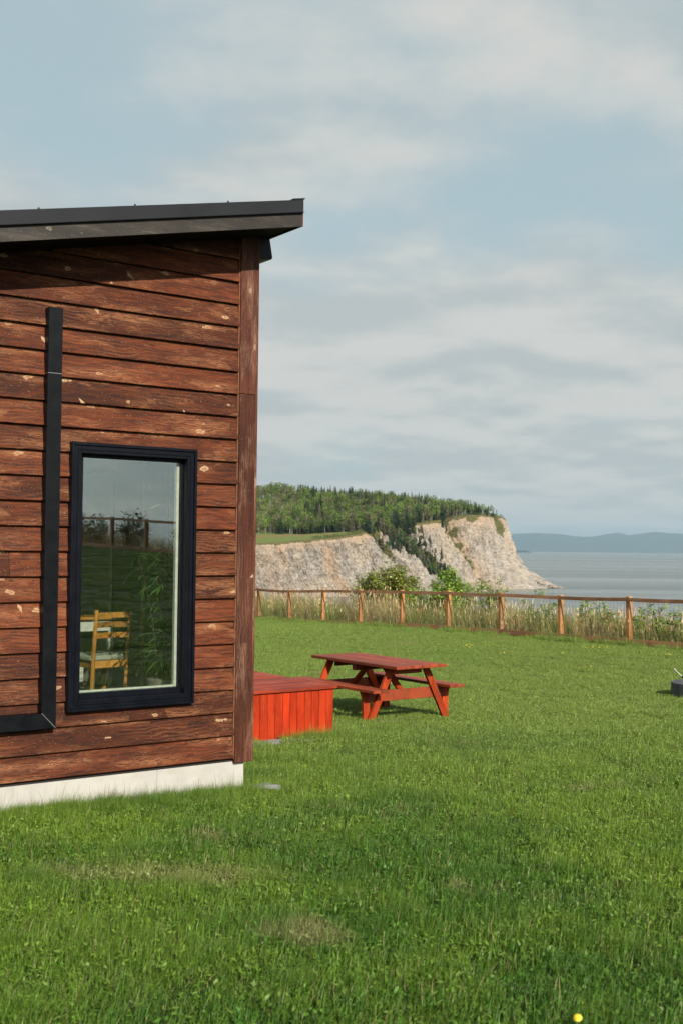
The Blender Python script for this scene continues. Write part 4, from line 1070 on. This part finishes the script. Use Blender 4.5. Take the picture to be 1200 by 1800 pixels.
shrub('leafy_shrub', 'broad rounded bush with reddish green leaves behind the fence', px_to(683, 2.6), 3.0, 2.35, 70, 15000, .10, G1, 31)
shrub('leafy_shrub', 'bright green bush behind the fence, right of the broad bush', px_to(788, 2.4), 1.8, 1.98, 46, 7000, .10, G2, 32)
shrub('leafy_shrub', 'low spreading bush behind the fence, beside the broad bush', px_to(728, 2.2), 1.2, 1.6, 20, 1900, .09, G2, 33)
for k, (px, u, h_, w_, lb) in enumerate(((826, 1.6, 1.5, .8, 'thin light green sapling just right of the bright green bush'), (858, 1.5, 1.55, .6, 'sparse pale sapling left of the post below the cliff point'), (872, 1.2, 1.25, .6, 'low wispy sapling against the post below the cliff'),
                                      (962, 1.0, 1.45, .9, 'leafy sapling rising above the rail in front of the rocky point'), (925, .8, 1.0, .7, 'short wispy sapling in dry grass left of the rocky point'), (1030, .8, 1.15, .7, 'wispy green sapling right of the orange post'),
                                      (1060, .7, 1.1, .8, 'spreading sapling midway between two orange posts'), (1140, .6, 1.15, .8, 'thin green sapling against the sea by the right hand post'), (1160, .9, 1.05, .7, 'small leaved sapling with open twigs before the sea'), (1190, .5, 1.0, .6, 'last sapling at the picture edge behind the rail'))):
    shrub('sapling', lb, px_to(px, u), w_, h_ * (1.05 if k > 2 else 1.3), 10, 420 if k > 2 else 700, .085, G2 + [(.20, .26, .06)], 60 + k, wispy=True)
for k in range(24):
    s_ = 12 + k * 1.9 + rfn.uniform(-.6, .6); h_ = rfn.uniform(.9, 1.5)
    shrub('dark_bush', 'low leafy bush behind the near end of the fence, seen mirrored in the window', beyond(s_, rfn.uniform(.9, 2.2)), 1.9, h_, 16, 1000, .11, [(.07, .10, .03), (.10, .12, .04)], 200 + k, group='bushes behind the near fence')
# red-brown dock stalks among the grass
def dock(x, y, z_, h_, seed):
    return
# ------------------------------------------------------------------ lawn
def turf_patch(seed, S, n, hm, wide=False):
    r = np.random.default_rng(seed); c = r.uniform(-S / 2, S / 2, (n, 2))
    cl = np.array([noise.noise(Vector((a * 9, b_ * 9, seed))) for a, b_ in c])
    cl3 = np.array([noise.noise(Vector((a * 22, b_ * 22, seed + 5))) for a, b_ in c]); h = hm * r.uniform(.35, 1.15, n) * (1 + .6 * cl + .7 * cl3); w = r.uniform(.0024, .0052, n)
    tint = np.stack([np.clip(r.random(n) * .8 + cl * .4 + .1, 0, 1), r.random(n), np.where(r.random(n) < .018, 1., 0.)], 1)
    v, f, cc = blades(np.c_[c, np.zeros(n) - .004], h, w, r.uniform(0, 6.28, n), r.uniform(.1, 1.1, n), tint, 3)
    # broad weed leaves lying low
    m = n // 6; p_ = r.uniform(-S / 2, S / 2, (m, 2)); dd = r.normal(0, 1, (m, 3)); dd[:, 2] = r.uniform(.15, .9, m)
    t2 = np.stack([r.uniform(.45, 1, m), r.uniform(.2, 1, m), np.zeros(m)], 1)
    v2, f2, c2 = leaf_cloud(np.c_[p_, r.uniform(.005, hm * .5, m)], dd, r.uniform(.012, .034, m), r.uniform(.006, .014, m), t2)
    off = len(v); V_ = np.r_[v, v2]; F_ = f + [[i + off for i in q] for q in f2]; C_ = np.r_[cc, c2]
    return mk_mesh('turf', V_, F_, C_, M['grass'])
TURF = bin_('turf', [turf_patch(i, .56, 1500, .056) for i in range(6)] + [turf_patch(20 + i, .5, 560, .12) for i in range(2)])
pts = []; rots = []; scl = []; ids = []
r = np.random.default_rng(99)
def inside_house(x, y):
    d = Vector((x, y, 0)) - P0; t_ = d.dot(T); n_ = -d.dot(N)
    if t_ < .0 - .06 and n_ > .08 and n_ < 6.1 and t_ > TL: return True
    if -.1 < t_ < DT1 - .15 and DY0 + .2 < n_ < DY1: return True
    if .8 < t_ < 2.25 and 2.22 < n_ < 2.62: return True
    return False
def add(x, y, z_, idv, sc_, sz_):
    pts.append((x, y, z_)); rots.append((r.uniform(-.05, .05), r.uniform(-.05, .05), r.uniform(0, 6.28))); scl.append((sc_, sc_, sz_)); ids.append(idv)
def zone(x0, x1, y0, y1, step, test, hz, sc_=1.0):
    X_, Y_ = np.meshgrid(np.arange(x0, x1, step), np.arange(y0, y1, step)); X_ = (X_ + r.uniform(-.3, .3, X_.shape) * step).ravel(); Y_ = (Y_ + r.uniform(-.3, .3, Y_.shape) * step).ravel()
    Z_ = ground_z(X_, Y_)
    for a, b_, c in zip(X_, Y_, Z_):
        if test(a, b_) and not inside_house(a, b_): add(a, b_, c, int(r.integers(0, 6)), sc_, hz * r.uniform(.55, 1.35) * sc_)
def ufence(x, y): return (np.array([x, y]) - F0) @ FO
incone = lambda x, y, m: abs(x) < .31 * y + m
zone(-4, 5, 1.5, 10.5, .34, lambda x, y: incone(x, y, 1.3) and y < 10.4, 1.0)
zone(-6, 12, 10.4, 22, .38, lambda x, y: incone(x, y, 1.6) and y >= 10.4 and ufence(x, y) < .2, .95)
zone(-12, 14, 22, 50, .42, lambda x, y: incone(x, y, 2.0) and y >= 22 and ufence(x, y) < .25, .95)
zone(2, 40, -22, 30, .85, lambda x, y: ufence(x, y) < .2 and not incone(x, y, 2.0 if y > 10 else 1.3) and y < 60, 1.0, 1.35)
zone(-9, 2, 2, 10, .55, lambda x, y: not incone(x, y, 1.3), 1.0)
# longer tufts: along the foundation, the deck, the fence foot, scattered
for k in range(150):
    t_ = random.uniform(-2.6, .15); w = H(t_, -.02 - abs(random.gauss(0, .10)), 0); add(w.x, w.y, gz(w.x, w.y) - .01, 6 + k % 2, random.uniform(.25, .5), random.uniform(.6, 1.05))
for k in range(26):
    t_ = random.uniform(2.0, 2.75) if k < 16 else random.uniform(.9, 1.6); w = H(t_, 2.52 - abs(random.gauss(0, .1)), 0); add(w.x, w.y, gz(w.x, w.y) - .01, 6 + k % 2, random.uniform(.25, .5), random.uniform(.8, 1.3))
for k in range(60):
    w = H(.1 + random.random() * 1.4, random.uniform(-.2, 2.2), 0); add(w.x, w.y, gz(w.x, w.y), 6 + k % 2, random.uniform(.4, .8), random.uniform(.6, 1.0))
for k in range(240):
    s_ = random.uniform(-26, 8); q = F8 + FD * s_ + FO * random.uniform(-.35, .2); add(q[0], q[1], gz(q[0], q[1]), 6 + k % 2, random.uniform(.6, 1.0), random.uniform(.9, 1.9))
for k in range(200):
    y_ = random.uniform(3, 11); x_ = random.uniform(-.3, .32) * y_
    if not inside_house(x_, y_) and gz(x_, y_) > -1: add(x_, y_, gz(x_, y_), 6 + k % 2, random.uniform(.3, .7), random.uniform(.5, .85))
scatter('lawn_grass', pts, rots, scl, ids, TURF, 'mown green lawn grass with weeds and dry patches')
# seed stalks against the foundation
n = 120; g = np.random.default_rng(4); t_ = g.uniform(-2.4, -.05, n); base = np.array([tuple(H(a, -.04 - abs(g.normal(0, .06)), 0)) for a in t_]); base[:, 2] = ground_z(base[:, 0], base[:, 1])
v, f, c = blades(base, g.uniform(.12, .25, n), g.uniform(.002, .0035, n), g.uniform(0, 6.28, n), g.uniform(.05, .5, n), np.array([.22, .20, .09]) * g.uniform(.7, 1.3, (n, 1)))
o = mesh_obj('seed_stalks', v, f, M['tall'], tint=c); tag(o, kind='stuff', label='thin grass seed stalks in front of the white foundation')

# ------------------------------------------------------------------ dandelions
b = MB(); n = 10
for k in range(n):
    a = 6.283 * k / n; b.v.append((math.cos(a) * .021, math.sin(a) * .021, .0))
for k in range(n):
    a = 6.283 * (k + .5) / n; b.v.append((math.cos(a) * .012, math.sin(a) * .012, .010))
b.v += [(0, 0, .013), (0, 0, -.008)]
for k in range(n):
    b.f += [[k, (k + 1) % n, n + k], [n + k, (k + 1) % n, n + (k + 1) % n], [n + k, n + (k + 1) % n, 2 * n], [(k + 1) % n, k, 2 * n + 1]]
head = b.build('flower_head', M['yellow'], centre=False); HM = head.data; bpy.data.objects.remove(head)
b = MB(); b.tube([(0, 0, -.1), (.004, 0, -.05), (0, 0, -.004)], .0022, 5); st_ = b.build('stem', M['stem'], centre=False); SM = st_.data; bpy.data.objects.remove(st_)
def dandelion(x, y, h_, label, group=None, sc_=1.0):
    e = empty('dandelion', (x, y, gz(x, y) + h_), random.uniform(0, 6.28), cat='flower', label=label, group=group); e.scale = (sc_,) * 3
    hd = link(bpy.data.objects.new('flower_head', HM), e); hd.rotation_euler = (random.uniform(.1, .7), random.uniform(-.3, .3), 0); link(bpy.data.objects.new('stem', SM), e)
dandelion(.815, 3.99, .070, 'yellow dandelion alone in the grass at the very bottom of the picture', sc_=.78)
DP = [(100, 1, 0)]
def on_ground(px, py):
    d = fw + rt * ((px - 600) / FPX) - up * ((py - 900) / FPX); k = 2.2
    for _ in range(30):
        k = 20.0 if _ == 0 else k
        p_ = Vector((0, 0, HC)) + d * k; zz = gz(p_.x, p_.y); k = (zz - HC) / d.z if d.z < 0 else k
        k = max(2, min(60, k))
    return (Vector((0, 0, HC)) + d * k).xy
rdn = random.Random(8)
def cluster(cx, cy, n, sx, sy):
    for _ in range(n):
        q = on_ground(cx + rdn.gauss(0, sx), cy + abs(rdn.gauss(0, sy)))
        if ufence(q.x, q.y) < -.1: dandelion(q.x, q.y, rdn.uniform(.055, .08), 'small yellow dandelion out on the lawn towards the fence', 'dandelions on the lawn', rdn.uniform(.5, .8))
cluster(822, 1138, 7, 6, 1.5); cluster(852, 1139, 3, 6, 1); cluster(882, 1152, 3, 3, 1); cluster(1050, 1142, 9, 18, 1.2); cluster(1170, 1155, 5, 8, 1.5); cluster(1025, 1178, 4, 8, 2)
cluster(480, 1122, 4, 10, 3); cluster(600, 1105, 4, 12, 2); cluster(700, 1122, 3, 20, 3); cluster(760, 1135, 3, 25, 3); cluster(980, 1150, 3, 10, 3); cluster(820, 1235, 1, 4, 3)
